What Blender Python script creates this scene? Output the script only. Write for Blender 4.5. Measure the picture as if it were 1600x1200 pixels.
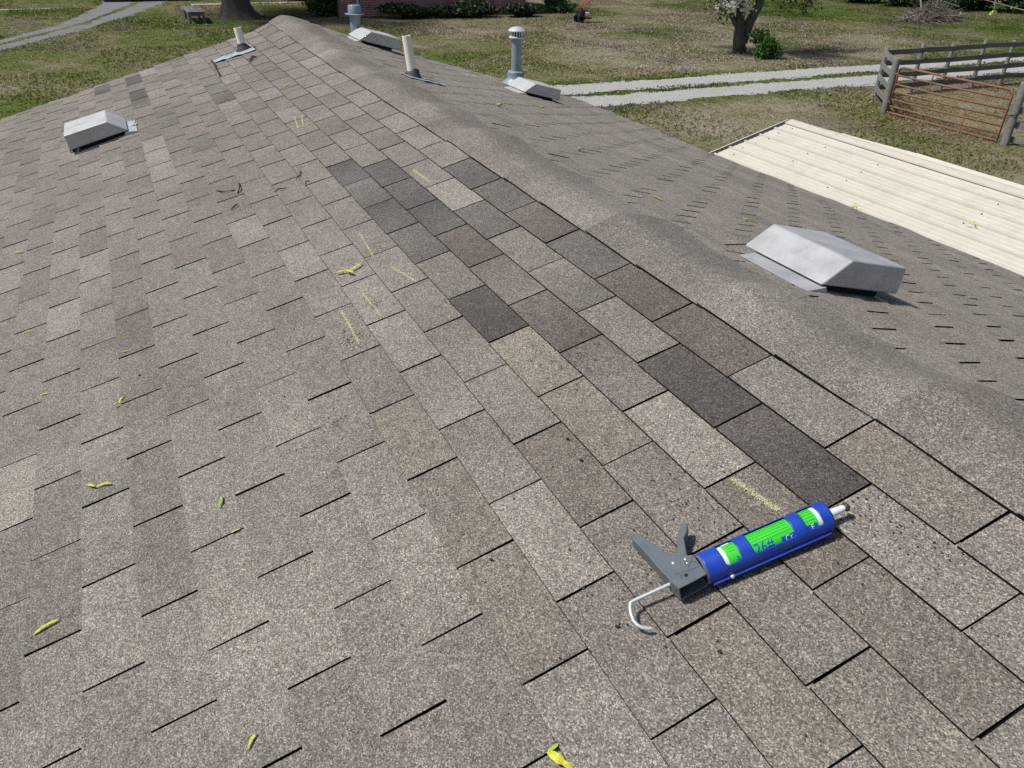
import bpy, bmesh, math, random
import numpy as np
from mathutils import Vector, Matrix

for o in list(bpy.data.objects):
    bpy.data.objects.remove(o)
scene = bpy.context.scene
C = scene.collection

# ------------------------------------------------------------------ camera, sky, sun, exposure
CAM = np.array([-0.5523362, 1.38008687, 0.84106898])
ROT = np.array([[-0.43130675, -0.90192614, 0.02244383],
                [-0.47970297, 0.20818619, -0.85237526],
                [0.76410703, -0.37840157, -0.52244875]])   # rows: right, down, forward
cd = bpy.data.cameras.new('camera')
cd.sensor_width = 36.0
cd.lens = 36.0 * 1202.0 / 1600.0
cd.clip_start = 0.02
cd.clip_end = 2000
cam = bpy.data.objects.new('camera', cd)
C.objects.link(cam)
cam.matrix_world = Matrix(((ROT[0][0], -ROT[1][0], -ROT[2][0], CAM[0]),
                           (ROT[0][1], -ROT[1][1], -ROT[2][1], CAM[1]),
                           (ROT[0][2], -ROT[1][2], -ROT[2][2], CAM[2]),
                           (0, 0, 0, 1)))
scene.camera = cam

SUN_AZ = math.radians(74)      # from +X (along the ridge, away) towards +Y (left)
SUN_EL = math.radians(56)
sun_dir = Vector((math.cos(SUN_EL) * math.cos(SUN_AZ), math.cos(SUN_EL) * math.sin(SUN_AZ), math.sin(SUN_EL)))
world = bpy.data.worlds.new('World')
scene.world = world
world.use_nodes = True
wn = world.node_tree
for n in list(wn.nodes):
    wn.nodes.remove(n)
sky = wn.nodes.new('ShaderNodeTexSky')
sky.sky_type = 'NISHITA'
sky.sun_disc = False
sky.sun_elevation = SUN_EL
sky.sun_rotation = math.pi / 2 - SUN_AZ
sky.air_density = 1.0
sky.dust_density = 1.6
bgn = wn.nodes.new('ShaderNodeBackground')
bgn.inputs['Strength'].default_value = 0.075
won = wn.nodes.new('ShaderNodeOutputWorld')
wn.links.new(sky.outputs[0], bgn.inputs[0])
wn.links.new(bgn.outputs[0], won.inputs[0])
sl = bpy.data.lights.new('sun', 'SUN')
sl.energy = 4.2
sl.angle = math.radians(7.0)
sl.color = (1.0, 0.972, 0.93)
so = bpy.data.objects.new('sun', sl)
C.objects.link(so)
so.rotation_euler = (-sun_dir).to_track_quat('-Z', 'Y').to_euler()
so.location = (0, 0, 20)
scene.view_settings.view_transform = 'Standard'
scene.view_settings.look = 'None'
scene.view_settings.exposure = 0.0
scene.view_settings.gamma = 1.0
scene.view_settings.use_curve_mapping = False
scene.render.engine = 'CYCLES'
scene.cycles.use_denoising = False
scene.cycles.max_bounces = 5
scene.cycles.diffuse_bounces = 3
scene.cycles.sample_clamp_indirect = 4.0

# ------------------------------------------------------------------ measures of the place
PITCH = 0.275                       # both slopes, radians
CP, SP = math.cos(PITCH), math.sin(PITCH)
TAB, EXPO = 0.3048, 0.127           # a 12 inch tab, 5 inches to the weather
CAPL, CAPR = 0.13, 0.20             # ridge covering, left and right half width
GZ = -3.5                           # ground below the ridge
RAKE = 22.5 * TAB                   # far gable end
XB = -5.2                           # roof runs on behind the viewer to here
rng = random.Random(7)
nrng = np.random.default_rng(11)


def smooth01(a):
    a = max(0.0, min(1.0, a))
    return a * a * (3 - 2 * a)


def und(side, x, t):
    """the deck bulges over the trusses and sags between them; the far peak stands a little high"""
    c = (1 + math.cos(2 * math.pi * (x - 0.823) / 0.594)) / 2
    b = c ** 2.3
    k = 0.75 + 0.35 * math.sin(x * 2.3 + 1.0) + 0.25 * math.sin(x * 5.1)
    if side < 0:
        h = b * k * (0.006 + 0.022 * math.exp(-(t / 0.40) ** 2)) - 0.022 * math.exp(-((x - 1.40) / 0.13) ** 2 - ((t - 0.40) / 0.10) ** 2)
        h += 0.004 * math.sin(x * 1.7 + t * 1.1) * min(1, t)
        h += 0.042 * smooth01((x - 4.6) / 2.2) * math.exp(-(t / 0.75) ** 2)
    else:
        h = b * k * (0.0008 + 0.021 * math.exp(-(t / 0.085) ** 2))
        h += 0.042 * smooth01((x - 4.6) / 2.2) * math.exp(-(t / 0.16) ** 2)
    return h


def S(side, x, t, h=0.0, u=True):
    if u:
        h = h + und(side, x, t)
    return np.array([x, side * (t * CP + h * SP), -t * SP + h * CP])


def ray(px, py):
    d = ROT.T @ np.array([(px - 800) / 1202.0, (py - 600) / 1202.0, 1.0])
    return d / np.linalg.norm(d)


def on_roof(side, px, py, h=0.0):
    d = ray(px, py)
    n = np.array([0, side * SP, CP])
    X = CAM + d * ((h - n @ CAM) / (n @ d))
    return X[0], side * X[1] * CP - X[2] * SP


def on_ground(px, py, z=GZ):
    d = ray(px, py)
    return CAM + d * ((z - CAM[2]) / d[2])


def project(P):
    q = (np.atleast_2d(P) - CAM) @ ROT.T
    return np.stack([800 + 1202 * q[:, 0] / q[:, 2], 600 + 1202 * q[:, 1] / q[:, 2]], 1), q[:, 2]


# ------------------------------------------------------------------ mesh helpers
class MB:
    def __init__(self):
        self.v, self.f, self.m, self.c = [], [], [], {}

    def add(self, vs, fs, mi=0):
        b = len(self.v)
        self.v.extend([tuple(map(float, p)) for p in vs])
        for f in fs:
            self.f.append(tuple(i + b for i in f))
            self.m.append(mi)
        return b

    def hexa(self, p, mi=0):
        """8 points, bottom ring then top ring"""
        self.add(p, [(3, 2, 1, 0), (4, 5, 6, 7), (0, 1, 5, 4), (1, 2, 6, 5), (2, 3, 7, 6), (3, 0, 4, 7)], mi)

    def box(self, c, s, rz=0.0, mi=0):
        x, y, z = s[0] / 2, s[1] / 2, s[2] / 2
        ca, sa = math.cos(rz), math.sin(rz)
        P = []
        for dz in (-z, z):
            for dx, dy in ((-x, -y), (x, -y), (x, y), (-x, y)):
                P.append((c[0] + dx * ca - dy * sa, c[1] + dx * sa + dy * ca, c[2] + dz))
        self.hexa(P, mi)

    def beam(self, a, b, w, h, mi=0, up=(0, 0, 1)):
        a, b = np.array(a, float), np.array(b, float)
        d = b - a
        d /= np.linalg.norm(d)
        s = np.cross(d, up)
        s /= np.linalg.norm(s)
        t = np.cross(s, d)
        P = []
        for e in (a, b):
            P += [e - s * w / 2 - t * h / 2, e + s * w / 2 - t * h / 2, e + s * w / 2 + t * h / 2, e - s * w / 2 + t * h / 2]
        self.hexa(P, mi)

    def tube(self, path, rad, n=8, mi=0, caps=True):
        path = [np.array(p, float) for p in path]
        if not hasattr(rad, '__len__'):
            rad = [rad] * len(path)
        ring, ref = [], None
        b = len(self.v)
        for i, p in enumerate(path):
            d = path[min(i + 1, len(path) - 1)] - path[max(i - 1, 0)]
            d = d / (np.linalg.norm(d) + 1e-12)
            if ref is None:
                ref = np.cross(d, [0.3, 0.5, 0.81])
                if np.linalg.norm(ref) < 0.1:
                    ref = np.cross(d, [1, 0, 0])
            s = ref - d * (ref @ d)
            s /= np.linalg.norm(s)
            ref = s
            t = np.cross(d, s)
            for k in range(n):
                a = 2 * math.pi * k / n
                self.v.append(tuple(p + rad[i] * (math.cos(a) * s + math.sin(a) * t)))
        for i in range(len(path) - 1):
            for k in range(n):
                self.f.append((b + i * n + k, b + i * n + (k + 1) % n, b + (i + 1) * n + (k + 1) % n, b + (i + 1) * n + k))
                self.m.append(mi)
        if caps:
            self.f.append(tuple(b + k for k in reversed(range(n))))
            self.f.append(tuple(b + (len(path) - 1) * n + k for k in range(n)))
            self.m += [mi, mi]

    def lathe(self, o, axis, prof, n=24, mi=0, close=True):
        """prof: (distance along axis, radius)"""
        path = [np.array(o, float) + np.array(axis, float) * s for s, r in prof]
        axis = np.array(axis, float)
        s = np.cross(axis, [0.31, 0.52, 0.8])
        s /= np.linalg.norm(s)
        t = np.cross(axis, s)
        b = len(self.v)
        for p, (q, r) in zip(path, prof):
            for k in range(n):
                a = 2 * math.pi * k / n
                self.v.append(tuple(p + r * (math.cos(a) * s + math.sin(a) * t)))
        for i in range(len(prof) - 1):
            for k in range(n):
                self.f.append((b + i * n + k, b + i * n + (k + 1) % n, b + (i + 1) * n + (k + 1) % n, b + (i + 1) * n + k))
                self.m.append(mi)
        if close:
            self.f.append(tuple(b + k for k in reversed(range(n))))
            self.f.append(tuple(b + (len(prof) - 1) * n + k for k in range(n)))
            self.m += [mi, mi]


def obj(name, mb, mats, parent=None, origin=None, smooth=False, tint=None, bevel=0.0, kind=None, auto=None):
    if not isinstance(mats, (list, tuple)):
        mats = [mats]
    V = np.array(mb.v, float).reshape(-1, 3)
    if origin is None:
        if parent is not None:
            origin = np.array(parent.get('_o', (0, 0, 0)))
        else:
            lo, hi = V.min(0), V.max(0)
            origin = np.array([(lo[0] + hi[0]) / 2, (lo[1] + hi[1]) / 2, lo[2]])
    origin = np.array(origin, float)
    me = bpy.data.meshes.new(name)
    me.from_pydata((V - origin).tolist(), [], mb.f)
    for m in mats:
        me.materials.append(m)
    if len(mats) > 1:
        me.polygons.foreach_set('material_index', mb.m)
    if smooth:
        me.polygons.foreach_set('use_smooth', [True] * len(me.polygons))
    if tint is not None:
        at = me.attributes.new('tint', 'FLOAT_COLOR', 'POINT')
        at.data.foreach_set('color', np.array(tint, float).reshape(-1))
    me.update()
    if bevel or auto:
        bm = bmesh.new()
        bm.from_mesh(me)
        bmesh.ops.recalc_face_normals(bm, faces=bm.faces)
        bm.to_mesh(me)
        bm.free()
    o = bpy.data.objects.new(name, me)
    C.objects.link(o)
    o['_o'] = [float(x) for x in origin]
    if parent is not None:
        o.parent = parent
        po = np.array(parent.get('_o', (0, 0, 0)))
        o.location = (origin - po).tolist()
    else:
        o.location = origin.tolist()
    if bevel:
        md = o.modifiers.new('bevel', 'BEVEL')
        md.width = bevel
        md.segments = 2
        md.limit_method = 'ANGLE'
        md.angle_limit = math.radians(35)
        me.polygons.foreach_set('use_smooth', [True] * len(me.polygons))
        md.harden_normals = True
    if auto:
        me.polygons.foreach_set('use_smooth', [True] * len(me.polygons))
        me.set_sharp_from_angle(angle=math.radians(auto))
    if kind:
        o['kind'] = kind
    return o


def thing(name, loc, label, cat, group=None):
    e = bpy.data.objects.new(name, None)
    C.objects.link(e)
    e.location = [float(x) for x in loc]
    e.empty_display_size = 0.1
    e['_o'] = [float(x) for x in loc]
    tag(e, label, cat, group)
    return e


def tag(o, label, cat, group=None):
    o['label'] = label
    o['category'] = cat
    if group:
        o['group'] = group
    return o


# ------------------------------------------------------------------ materials
def new_mat(name):
    m = bpy.data.materials.new(name)
    m.use_nodes = True
    nt = m.node_tree
    return m, nt, nt.nodes['Principled BSDF']


def N(nt, typ, **kw):
    n = nt.nodes.new('ShaderNode' + typ)
    for k, v in kw.items():
        if k.startswith('i_'):
            n.inputs[k[2:].replace('_', ' ')].default_value = v
        else:
            setattr(n, k, v)
    return n


def mixc(nt, a, b, fac, mode='MIX'):
    n = nt.nodes.new('ShaderNodeMix')
    n.data_type = 'RGBA'
    n.blend_type = mode
    for i, val in ((0, fac), (6, a), (7, b)):
        if hasattr(val, 'is_linked') or hasattr(val, 'links'):
            nt.links.new(val, n.inputs[i])
        elif isinstance(val, (tuple, list)):
            n.inputs[i].default_value = (*val[:3], 1)
        else:
            n.inputs[i].default_value = val
    return n.outputs[2]


def ramp(nt, src, stops):
    r = nt.nodes.new('ShaderNodeValToRGB')
    nt.links.new(src, r.inputs[0])
    e = r.color_ramp.elements
    while len(e) < len(stops):
        e.new(0.5)
    for k, (p, c) in zip(e, stops):
        k.position = p
        k.color = (c, c, c, 1) if not isinstance(c, (tuple, list)) else (*c[:3], 1)
    return r.outputs[0]


def mathn(nt, op, a, b=None, c=None, clamp=False):
    n = nt.nodes.new('ShaderNodeMath')
    n.operation = op
    n.use_clamp = clamp
    for i, val in enumerate((a, b, c)):
        if val is None:
            continue
        if hasattr(val, 'links'):
            nt.links.new(val, n.inputs[i])
        else:
            n.inputs[i].default_value = val
    return n.outputs[0]


def noise(nt, co, scale, detail=4, rough=0.55):
    n = N(nt, 'TexNoise', i_Scale=scale, i_Detail=detail, i_Roughness=rough)
    nt.links.new(co, n.inputs['Vector'])
    return n.outputs['Fac']


def pos(nt):
    return nt.nodes.new('ShaderNodeNewGeometry').outputs['Position']


def bump(nt, bsdf, h, strength, dist):
    b = N(nt, 'Bump', i_Strength=strength, i_Distance=dist)
    nt.links.new(h, b.inputs['Height'])
    nt.links.new(b.outputs[0], bsdf.inputs['Normal'])


def plain(name, col, rough=0.7, metal=0.0, var=0.15, scale=8.0, bmp=0.0, bscale=60.0, spec=0.5, island=0.0, dirt=None):
    m, nt, b = new_mat(name)
    p = pos(nt)
    f = ramp(nt, noise(nt, p, scale, 6), [(0.3, 1 - var), (0.7, 1 + var)])
    col_s = mixc(nt, col, f, 1.0, 'MULTIPLY')
    if dirt:
        d = ramp(nt, noise(nt, p, dirt[1], 7, 0.65), [(dirt[2], 0.0), (dirt[3], 1.0)])
        col_s = mixc(nt, col_s, dirt[0], d)
    if island:
        g = nt.nodes.new('ShaderNodeNewGeometry')
        mr = N(nt, 'MapRange')
        nt.links.new(g.outputs['Random Per Island'], mr.inputs[0])
        mr.inputs[3].default_value = 1 - island
        mr.inputs[4].default_value = 1 + island
        col_s = mixc(nt, col_s, mr.outputs[0], 1.0, 'MULTIPLY')
    nt.links.new(col_s, b.inputs['Base Color'])
    b.inputs['Roughness'].default_value = rough
    b.inputs['Metallic'].default_value = metal
    b.inputs['Specular IOR Level'].default_value = spec
    if bmp:
        bump(nt, b, noise(nt, p, bscale, 5), bmp, 0.01)
    return m


def shingle_mat():
    m, nt, b = new_mat('granule_shingle')
    p = pos(nt)
    at = N(nt, 'Attribute', attribute_name='tint')
    vo = N(nt, 'TexVoronoi', i_Scale=440.0)
    nt.links.new(p, vo.inputs['Vector'])
    sep = nt.nodes.new('ShaderNodeSeparateColor')
    nt.links.new(vo.outputs['Color'], sep.inputs[0])
    gran = ramp(nt, sep.outputs[0], [(0.0, 0.34), (0.16, 0.57), (0.42, 0.88), (0.72, 1.12), (0.86, 1.50), (1.0, 2.25)])
    hue = ramp(nt, sep.outputs[1], [(0.0, (1.0, 0.97, 0.93)), (0.45, (1.0, 0.99, 0.98)), (0.7, (1.10, 1.0, 0.82)), (0.85, (0.94, 1.0, 1.05)), (1.0, (1.05, 0.95, 0.92))])
    c = mixc(nt, (0.216, 0.203, 0.186), at.outputs['Color'], 1.0, 'MULTIPLY')
    c = mixc(nt, c, gran, 1.0, 'MULTIPLY')
    c = mixc(nt, c, hue, 1.0, 'MULTIPLY')
    big = ramp(nt, noise(nt, p, 2.2, 6, 0.6), [(0.25, 0.82), (0.5, 1.0), (0.78, 1.14)])
    c = mixc(nt, c, big, 1.0, 'MULTIPLY')
    midn = ramp(nt, noise(nt, p, 26, 5, 0.7), [(0.28, 0.80), (0.5, 1.0), (0.75, 1.15)])
    c = mixc(nt, c, midn, 1.0, 'MULTIPLY')
    # granule loss: black asphalt shows in small pits, in patches
    pit = ramp(nt, noise(nt, p, 120, 3, 0.6), [(0.60, 0.0), (0.66, 1.0)])
    patch = ramp(nt, noise(nt, p, 2.7, 4, 0.6), [(0.52, 0.0), (0.70, 0.85)])
    c = mixc(nt, c, (0.03, 0.028, 0.027), mathn(nt, 'MULTIPLY', pit, patch))
    nt.links.new(c, b.inputs['Base Color'])
    b.inputs['Roughness'].default_value = 0.88
    b.inputs['Specular IOR Level'].default_value = 0.3
    hh = mathn(nt, 'ADD', mathn(nt, 'MULTIPLY', sep.outputs[2], 0.6), mathn(nt, 'MULTIPLY', vo.outputs['Distance'], -0.8))
    bump(nt, b, hh, 0.55, 0.0025)
    return m


def lawn_mat(name='lawn_grass', tuft=False):
    m, nt, b = new_mat(name)
    p = pos(nt)
    sp = nt.nodes.new('ShaderNodeSeparateXYZ')
    nt.links.new(p, sp.inputs[0])
    Y, X = sp.outputs[1], sp.outputs[0]
    n1 = noise(nt, p, 0.22, 5, 0.6)
    n2 = noise(nt, p, 1.3, 6, 0.65)
    n3 = noise(nt, p, 7.0, 5, 0.7)
    n4 = noise(nt, p, 30.0, 3, 0.7)
    # more straw towards the middle of the yard, greener by the house on the left and far on the right
    b1 = N(nt, 'MapRange', clamp=True)
    nt.links.new(Y, b1.inputs[0])
    for i, v in ((1, -3.0), (2, -11.0), (3, -0.07), (4, 0.08)):
        b1.inputs[i].default_value = v
    b2 = N(nt, 'MapRange', clamp=True)
    nt.links.new(Y, b2.inputs[0])
    for i, v in ((1, -25.0), (2, -33.0), (3, 0.0), (4, -0.17)):
        b2.inputs[i].default_value = v
    edge = mathn(nt, 'ABSOLUTE', mathn(nt, 'SUBTRACT', X, 18.95))
    b3 = N(nt, 'MapRange', clamp=True)
    nt.links.new(edge, b3.inputs[0])
    for i, v in ((1, 1.6), (2, 2.6), (3, -0.22), (4, 0.0)):
        b3.inputs[i].default_value = v
    k = mathn(nt, 'ADD', mathn(nt, 'MULTIPLY', n1, 0.60), mathn(nt, 'MULTIPLY', n2, 0.36))
    k = mathn(nt, 'ADD', k, mathn(nt, 'MULTIPLY', n3, 0.24))
    k = mathn(nt, 'ADD', mathn(nt, 'MULTIPLY', mathn(nt, 'SUBTRACT', k, 0.60), 1.55), 0.59)
    k = mathn(nt, 'ADD', k, b1.outputs[0])
    k = mathn(nt, 'ADD', k, b2.outputs[0])
    k = mathn(nt, 'ADD', k, b3.outputs[0])
    col = ramp(nt, k, [(0.36, (0.050, 0.082, 0.014)), (0.48, (0.092, 0.118, 0.028)), (0.58, (0.135, 0.132, 0.060)), (0.68, (0.185, 0.165, 0.100)), (0.84, (0.25, 0.215, 0.155))])
    dark = ramp(nt, n4, [(0.25, 0.72), (0.5, 1.05), (0.8, 1.4)])
    col = mixc(nt, col, dark, 1.0, 'MULTIPLY')
    pur = mathn(nt, 'MULTIPLY', ramp(nt, noise(nt, p, 0.33, 3), [(0.57, 0.0), (0.68, 1.0)]), ramp(nt, n3, [(0.4, 0.0), (0.6, 0.8)]))
    col = mixc(nt, col, (0.15, 0.105, 0.125), pur)
    if tuft:
        g = nt.nodes.new('ShaderNodeNewGeometry')
        mr = N(nt, 'MapRange')
        nt.links.new(g.outputs['Random Per Island'], mr.inputs[0])
        mr.inputs[3].default_value = 1.0
        mr.inputs[4].default_value = 1.55
        col = mixc(nt, col, mr.outputs[0], 1.0, 'MULTIPLY')
    else:
        bump(nt, b, mathn(nt, 'ADD', mathn(nt, 'MULTIPLY', n3, 0.7), mathn(nt, 'MULTIPLY', n4, 0.4)), 0.7, 0.03)
    nt.links.new(col, b.inputs['Base Color'])
    b.inputs['Roughness'].default_value = 0.95
    b.inputs['Specular IOR Level'].default_value = 0.1
    if tuft:
        trl = nt.nodes.new('ShaderNodeBsdfTranslucent')
        nt.links.new(col, trl.inputs[0])
        mx = nt.nodes.new('ShaderNodeMixShader')
        mx.inputs[0].default_value = 0.5
        nt.links.new(b.outputs[0], mx.inputs[1])
        nt.links.new(trl.outputs[0], mx.inputs[2])
        nt.links.new(mx.outputs[0], nt.nodes['Material Output'].inputs[0])
    return m


def gravel_mat(name, col, dirt):
    m, nt, b = new_mat(name)
    p = pos(nt)
    n1 = noise(nt, p, 0.9, 6, 0.65)
    n2 = noise(nt, p, 14, 4, 0.7)
    vo = N(nt, 'TexVoronoi', i_Scale=38.0)
    nt.links.new(p, vo.inputs['Vector'])
    sep = nt.nodes.new('ShaderNodeSeparateColor')
    nt.links.new(vo.outputs['Color'], sep.inputs[0])
    c = mixc(nt, col, ramp(nt, sep.outputs[0], [(0, 0.8), (0.5, 1.0), (1, 1.18)]), 1.0, 'MULTIPLY')
    c = mixc(nt, c, dirt, ramp(nt, mathn(nt, 'ADD', mathn(nt, 'MULTIPLY', n1, 0.7), mathn(nt, 'MULTIPLY', n2, 0.3)), [(0.50, 0.0), (0.68, 0.75)]))
    nt.links.new(c, b.inputs['Base Color'])
    b.inputs['Roughness'].default_value = 0.95
    b.inputs['Specular IOR Level'].default_value = 0.15
    bump(nt, b, vo.outputs['Distance'], 0.6, 0.03)
    return m


def leaf_mat(name, col, var=0.35, trans=0.3):
    m, nt, b = new_mat(name)
    g = nt.nodes.new('ShaderNodeNewGeometry')
    mr = N(nt, 'MapRange')
    nt.links.new(g.outputs['Random Per Island'], mr.inputs[0])
    mr.inputs[3].default_value = 1 - var
    mr.inputs[4].default_value = 1 + var
    c = mixc(nt, col, mr.outputs[0], 1.0, 'MULTIPLY')
    nt.links.new(c, b.inputs['Base Color'])
    b.inputs['Roughness'].default_value = 0.6
    tr = nt.nodes.new('ShaderNodeBsdfTranslucent')
    nt.links.new(c, tr.inputs[0])
    mx = nt.nodes.new('ShaderNodeMixShader')
    mx.inputs[0].default_value = trans
    nt.links.new(b.outputs[0], mx.inputs[1])
    nt.links.new(tr.outputs[0], mx.inputs[2])
    nt.links.new(mx.outputs[0], nt.nodes['Material Output'].inputs[0])
    return m


def wood_mat(name, col):
    m, nt, b = new_mat(name)
    p = pos(nt)
    mp = N(nt, 'Mapping')
    mp.inputs['Scale'].default_value = (6, 1.2, 9)
    nt.links.new(p, mp.inputs[0])
    n1 = noise(nt, mp.outputs[0], 4, 6, 0.7)
    n2 = noise(nt, p, 2.0, 4)
    c = mixc(nt, col, ramp(nt, n1, [(0.3, 0.6), (0.7, 1.3)]), 1.0, 'MULTIPLY')
    c = mixc(nt, c, ramp(nt, n2, [(0.3, 0.8), (0.7, 1.2)]), 1.0, 'MULTIPLY')
    nt.links.new(c, b.inputs['Base Color'])
    b.inputs['Roughness'].default_value = 0.9
    bump(nt, b, n1, 0.25, 0.006)
    return m


def bark_mat(name, col):
    m, nt, b = new_mat(name)
    p = pos(nt)
    mp = N(nt, 'Mapping')
    mp.inputs['Scale'].default_value = (1, 1, 0.22)
    nt.links.new(p, mp.inputs[0])
    n1 = noise(nt, mp.outputs[0], 16, 6, 0.7)
    c = mixc(nt, col, ramp(nt, n1, [(0.3, 0.55), (0.5, 1.0), (0.75, 1.4)]), 1.0, 'MULTIPLY')
    nt.links.new(c, b.inputs['Base Color'])
    b.inputs['Roughness'].default_value = 0.95
    bump(nt, b, n1, 0.6, 0.03)
    return m


def brick_mat():
    m, nt, b = new_mat('red_brick')
    p = pos(nt)
    sp = nt.nodes.new('ShaderNodeSeparateXYZ')
    nt.links.new(p, sp.inputs[0])
    cb = nt.nodes.new('ShaderNodeCombineXYZ')
    nt.links.new(mathn(nt, 'ADD', sp.outputs[0], sp.outputs[1]), cb.inputs[0])
    nt.links.new(sp.outputs[2], cb.inputs[1])
    br = nt.nodes.new('ShaderNodeTexBrick')
    nt.links.new(cb.outputs[0], br.inputs['Vector'])
    br.inputs['Color1'].default_value = (0.46, 0.11, 0.085, 1)
    br.inputs['Color2'].default_value = (0.28, 0.075, 0.065, 1)
    br.inputs['Mortar'].default_value = (0.52, 0.43, 0.38, 1)
    br.inputs['Scale'].default_value = 1.0
    br.inputs['Brick Width'].default_value = 0.21
    br.inputs['Row Height'].default_value = 0.075
    br.inputs['Mortar Size'].default_value = 0.013
    c = mixc(nt, br.outputs['Color'], ramp(nt, noise(nt, p, 2.5, 5), [(0.3, 0.7), (0.7, 1.3)]), 1.0, 'MULTIPLY')
    wh = ramp(nt, noise(nt, p, 6.0, 4, 0.7), [(0.68, 0.0), (0.74, 0.7)])
    c = mixc(nt, c, (0.42, 0.36, 0.33), wh)
    nt.links.new(c, b.inputs['Base Color'])
    b.inputs['Roughness'].default_value = 0.9
    bump(nt, b, br.outputs['Fac'], -0.5, 0.02)
    return m


M = {}
M['shingle'] = shingle_mat()
M['asphalt'] = plain('asphalt_and_slot_shade', (0.007, 0.0065, 0.0065), 0.95, spec=0.1, var=0.4, scale=60)  # asphalt on cut edges; on the deck it paints slot shade and grime
M['galv'] = plain('galvanised_sheet', (0.47, 0.48, 0.485), 0.5, 0.25, var=0.13, scale=11, dirt=((0.33, 0.345, 0.35), 9, 0.50, 0.74))
M['galv_pale'] = plain('weathered_pale_sheet', (0.55, 0.55, 0.54), 0.5, 0.25, var=0.10, scale=9, dirt=((0.36, 0.35, 0.33), 6, 0.56, 0.76))
M['dark_void'] = plain('screen_and_opening_shade', (0.012, 0.012, 0.013), 0.9)  # vent screen, and painted shade for openings, louvre gaps and gun holes
M['pvc'] = plain('yellowed_pvc', (0.88, 0.84, 0.71), 0.45, var=0.04, scale=14, dirt=((0.58, 0.53, 0.42), 9, 0.62, 0.8))
M['rubber'] = plain('grey_rubber_boot', (0.055, 0.052, 0.055), 0.75, var=0.2, scale=30)
M['flash'] = plain('blue_grey_flashing', (0.40, 0.48, 0.51), 0.5, 0.15, var=0.12, scale=25, dirt=((0.16, 0.18, 0.19), 18, 0.52, 0.66))
M['flue'] = plain('blue_grey_flue', (0.24, 0.31, 0.345), 0.5, 0.25, var=0.10, scale=9, dirt=((0.36, 0.40, 0.41), 7, 0.55, 0.75))
M['flue_pale'] = plain('pale_flue_cap', (0.52, 0.57, 0.58), 0.5, 0.15, var=0.08, scale=9)
M['blue'] = plain('blue_plastic', (0.013, 0.058, 0.41), 0.40, var=0.18, scale=35, dirt=((0.10, 0.085, 0.13), 30, 0.58, 0.72))
M['grey_plastic'] = plain('grey_plastic', (0.118, 0.136, 0.155), 0.40, var=0.10, scale=40)
M['zinc'] = plain('zinc_rod', (0.62, 0.66, 0.66), 0.38, 0.35, var=0.05)
M['green'] = plain('green_label', (0.05, 0.62, 0.035), 0.4, var=0.04)
M['white'] = plain('white_plastic', (0.78, 0.80, 0.80), 0.4, var=0.04)
M['label_blue'] = plain('label_blue_ink', (0.01, 0.09, 0.50), 0.4, var=0.03)
M['label_dark'] = plain('label_dark_ink', (0.012, 0.12, 0.03), 0.5, var=0.03)
M['goo'] = plain('brown_sealant_blob', (0.055, 0.042, 0.032), 0.5)
M['chalk'] = plain('yellow_chalk', (0.60, 0.58, 0.33), 0.95, var=0.15, scale=200, island=0.25)
M['yleaf'] = plain('yellow_green_leaf', (0.52, 0.52, 0.06), 0.9, spec=0.15, var=0.35, scale=90)
M['gleaf'] = plain('lime_green_leaf', (0.36, 0.46, 0.07), 0.9, spec=0.15, var=0.35, scale=90)
M['twig'] = plain('dark_twig', (0.035, 0.028, 0.024), 0.9)
M['cream'] = plain('cream_roof_metal', (0.565, 0.53, 0.445), 0.55, var=0.05, scale=3, dirt=((0.46, 0.425, 0.36), 7.0, 0.50, 0.80))
M['trim_gap_dark'] = plain('dark_trim_and_gap_shade', (0.03, 0.028, 0.027), 0.7)  # dark parts, and the painted shade of the shed's rake gap
M['screw'] = plain('screw_head', (0.05, 0.045, 0.04), 0.6)
M['siding'] = plain('tan_siding', (0.38, 0.35, 0.30), 0.8, var=0.1)
M['lawn'] = lawn_mat()
M['tuft'] = lawn_mat('lawn_tufts', True)
M['gravel'] = gravel_mat('pale_gravel', (0.41, 0.405, 0.395), (0.36, 0.335, 0.29))
M['gravel_dark'] = gravel_mat('grey_gravel', (0.215, 0.215, 0.22), (0.12, 0.12, 0.075))
M['wood'] = wood_mat('weathered_grey_wood', (0.205, 0.198, 0.186))
M['wood_dark'] = wood_mat('dark_weathered_wood', (0.165, 0.16, 0.15))
M['rust'] = plain('rusty_red_tube', (0.25, 0.118, 0.072), 0.85, 0.1, var=0.25, scale=14, dirt=((0.17, 0.06, 0.035), 9, 0.5, 0.7))
M['bark'] = bark_mat('grey_bark', (0.10, 0.09, 0.078))
M['bark_dark'] = bark_mat('dark_bark', (0.055, 0.046, 0.04))
M['leaf'] = leaf_mat('green_leaf', (0.055, 0.105, 0.022))
M['leaf_dark'] = leaf_mat('dark_hedge_leaf', (0.022, 0.046, 0.014), 0.4, 0.15)
M['leaf_bright'] = leaf_mat('fresh_leaf', (0.07, 0.15, 0.022))
M['blossom'] = leaf_mat('white_blossom', (0.88, 0.87, 0.80), 0.08, 0.5)
M['petal'] = leaf_mat('fallen_petal', (0.42, 0.41, 0.37), 0.3, 0.1)
M['straw'] = leaf_mat('dead_leaf', (0.30, 0.225, 0.15), 0.35, 0.45)
M['brick'] = brick_mat()
M['red'] = plain('red_machine_paint', (0.20, 0.03, 0.022), 0.5, var=0.2, scale=20)
M['black'] = plain('black_machine', (0.02, 0.02, 0.02), 0.5)
M['carpaint'] = plain('black_car_paint', (0.012, 0.012, 0.014), 0.25, var=0.02)
M['glass'] = plain('dark_car_glass', (0.02, 0.022, 0.025), 0.1, var=0.0)
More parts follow.
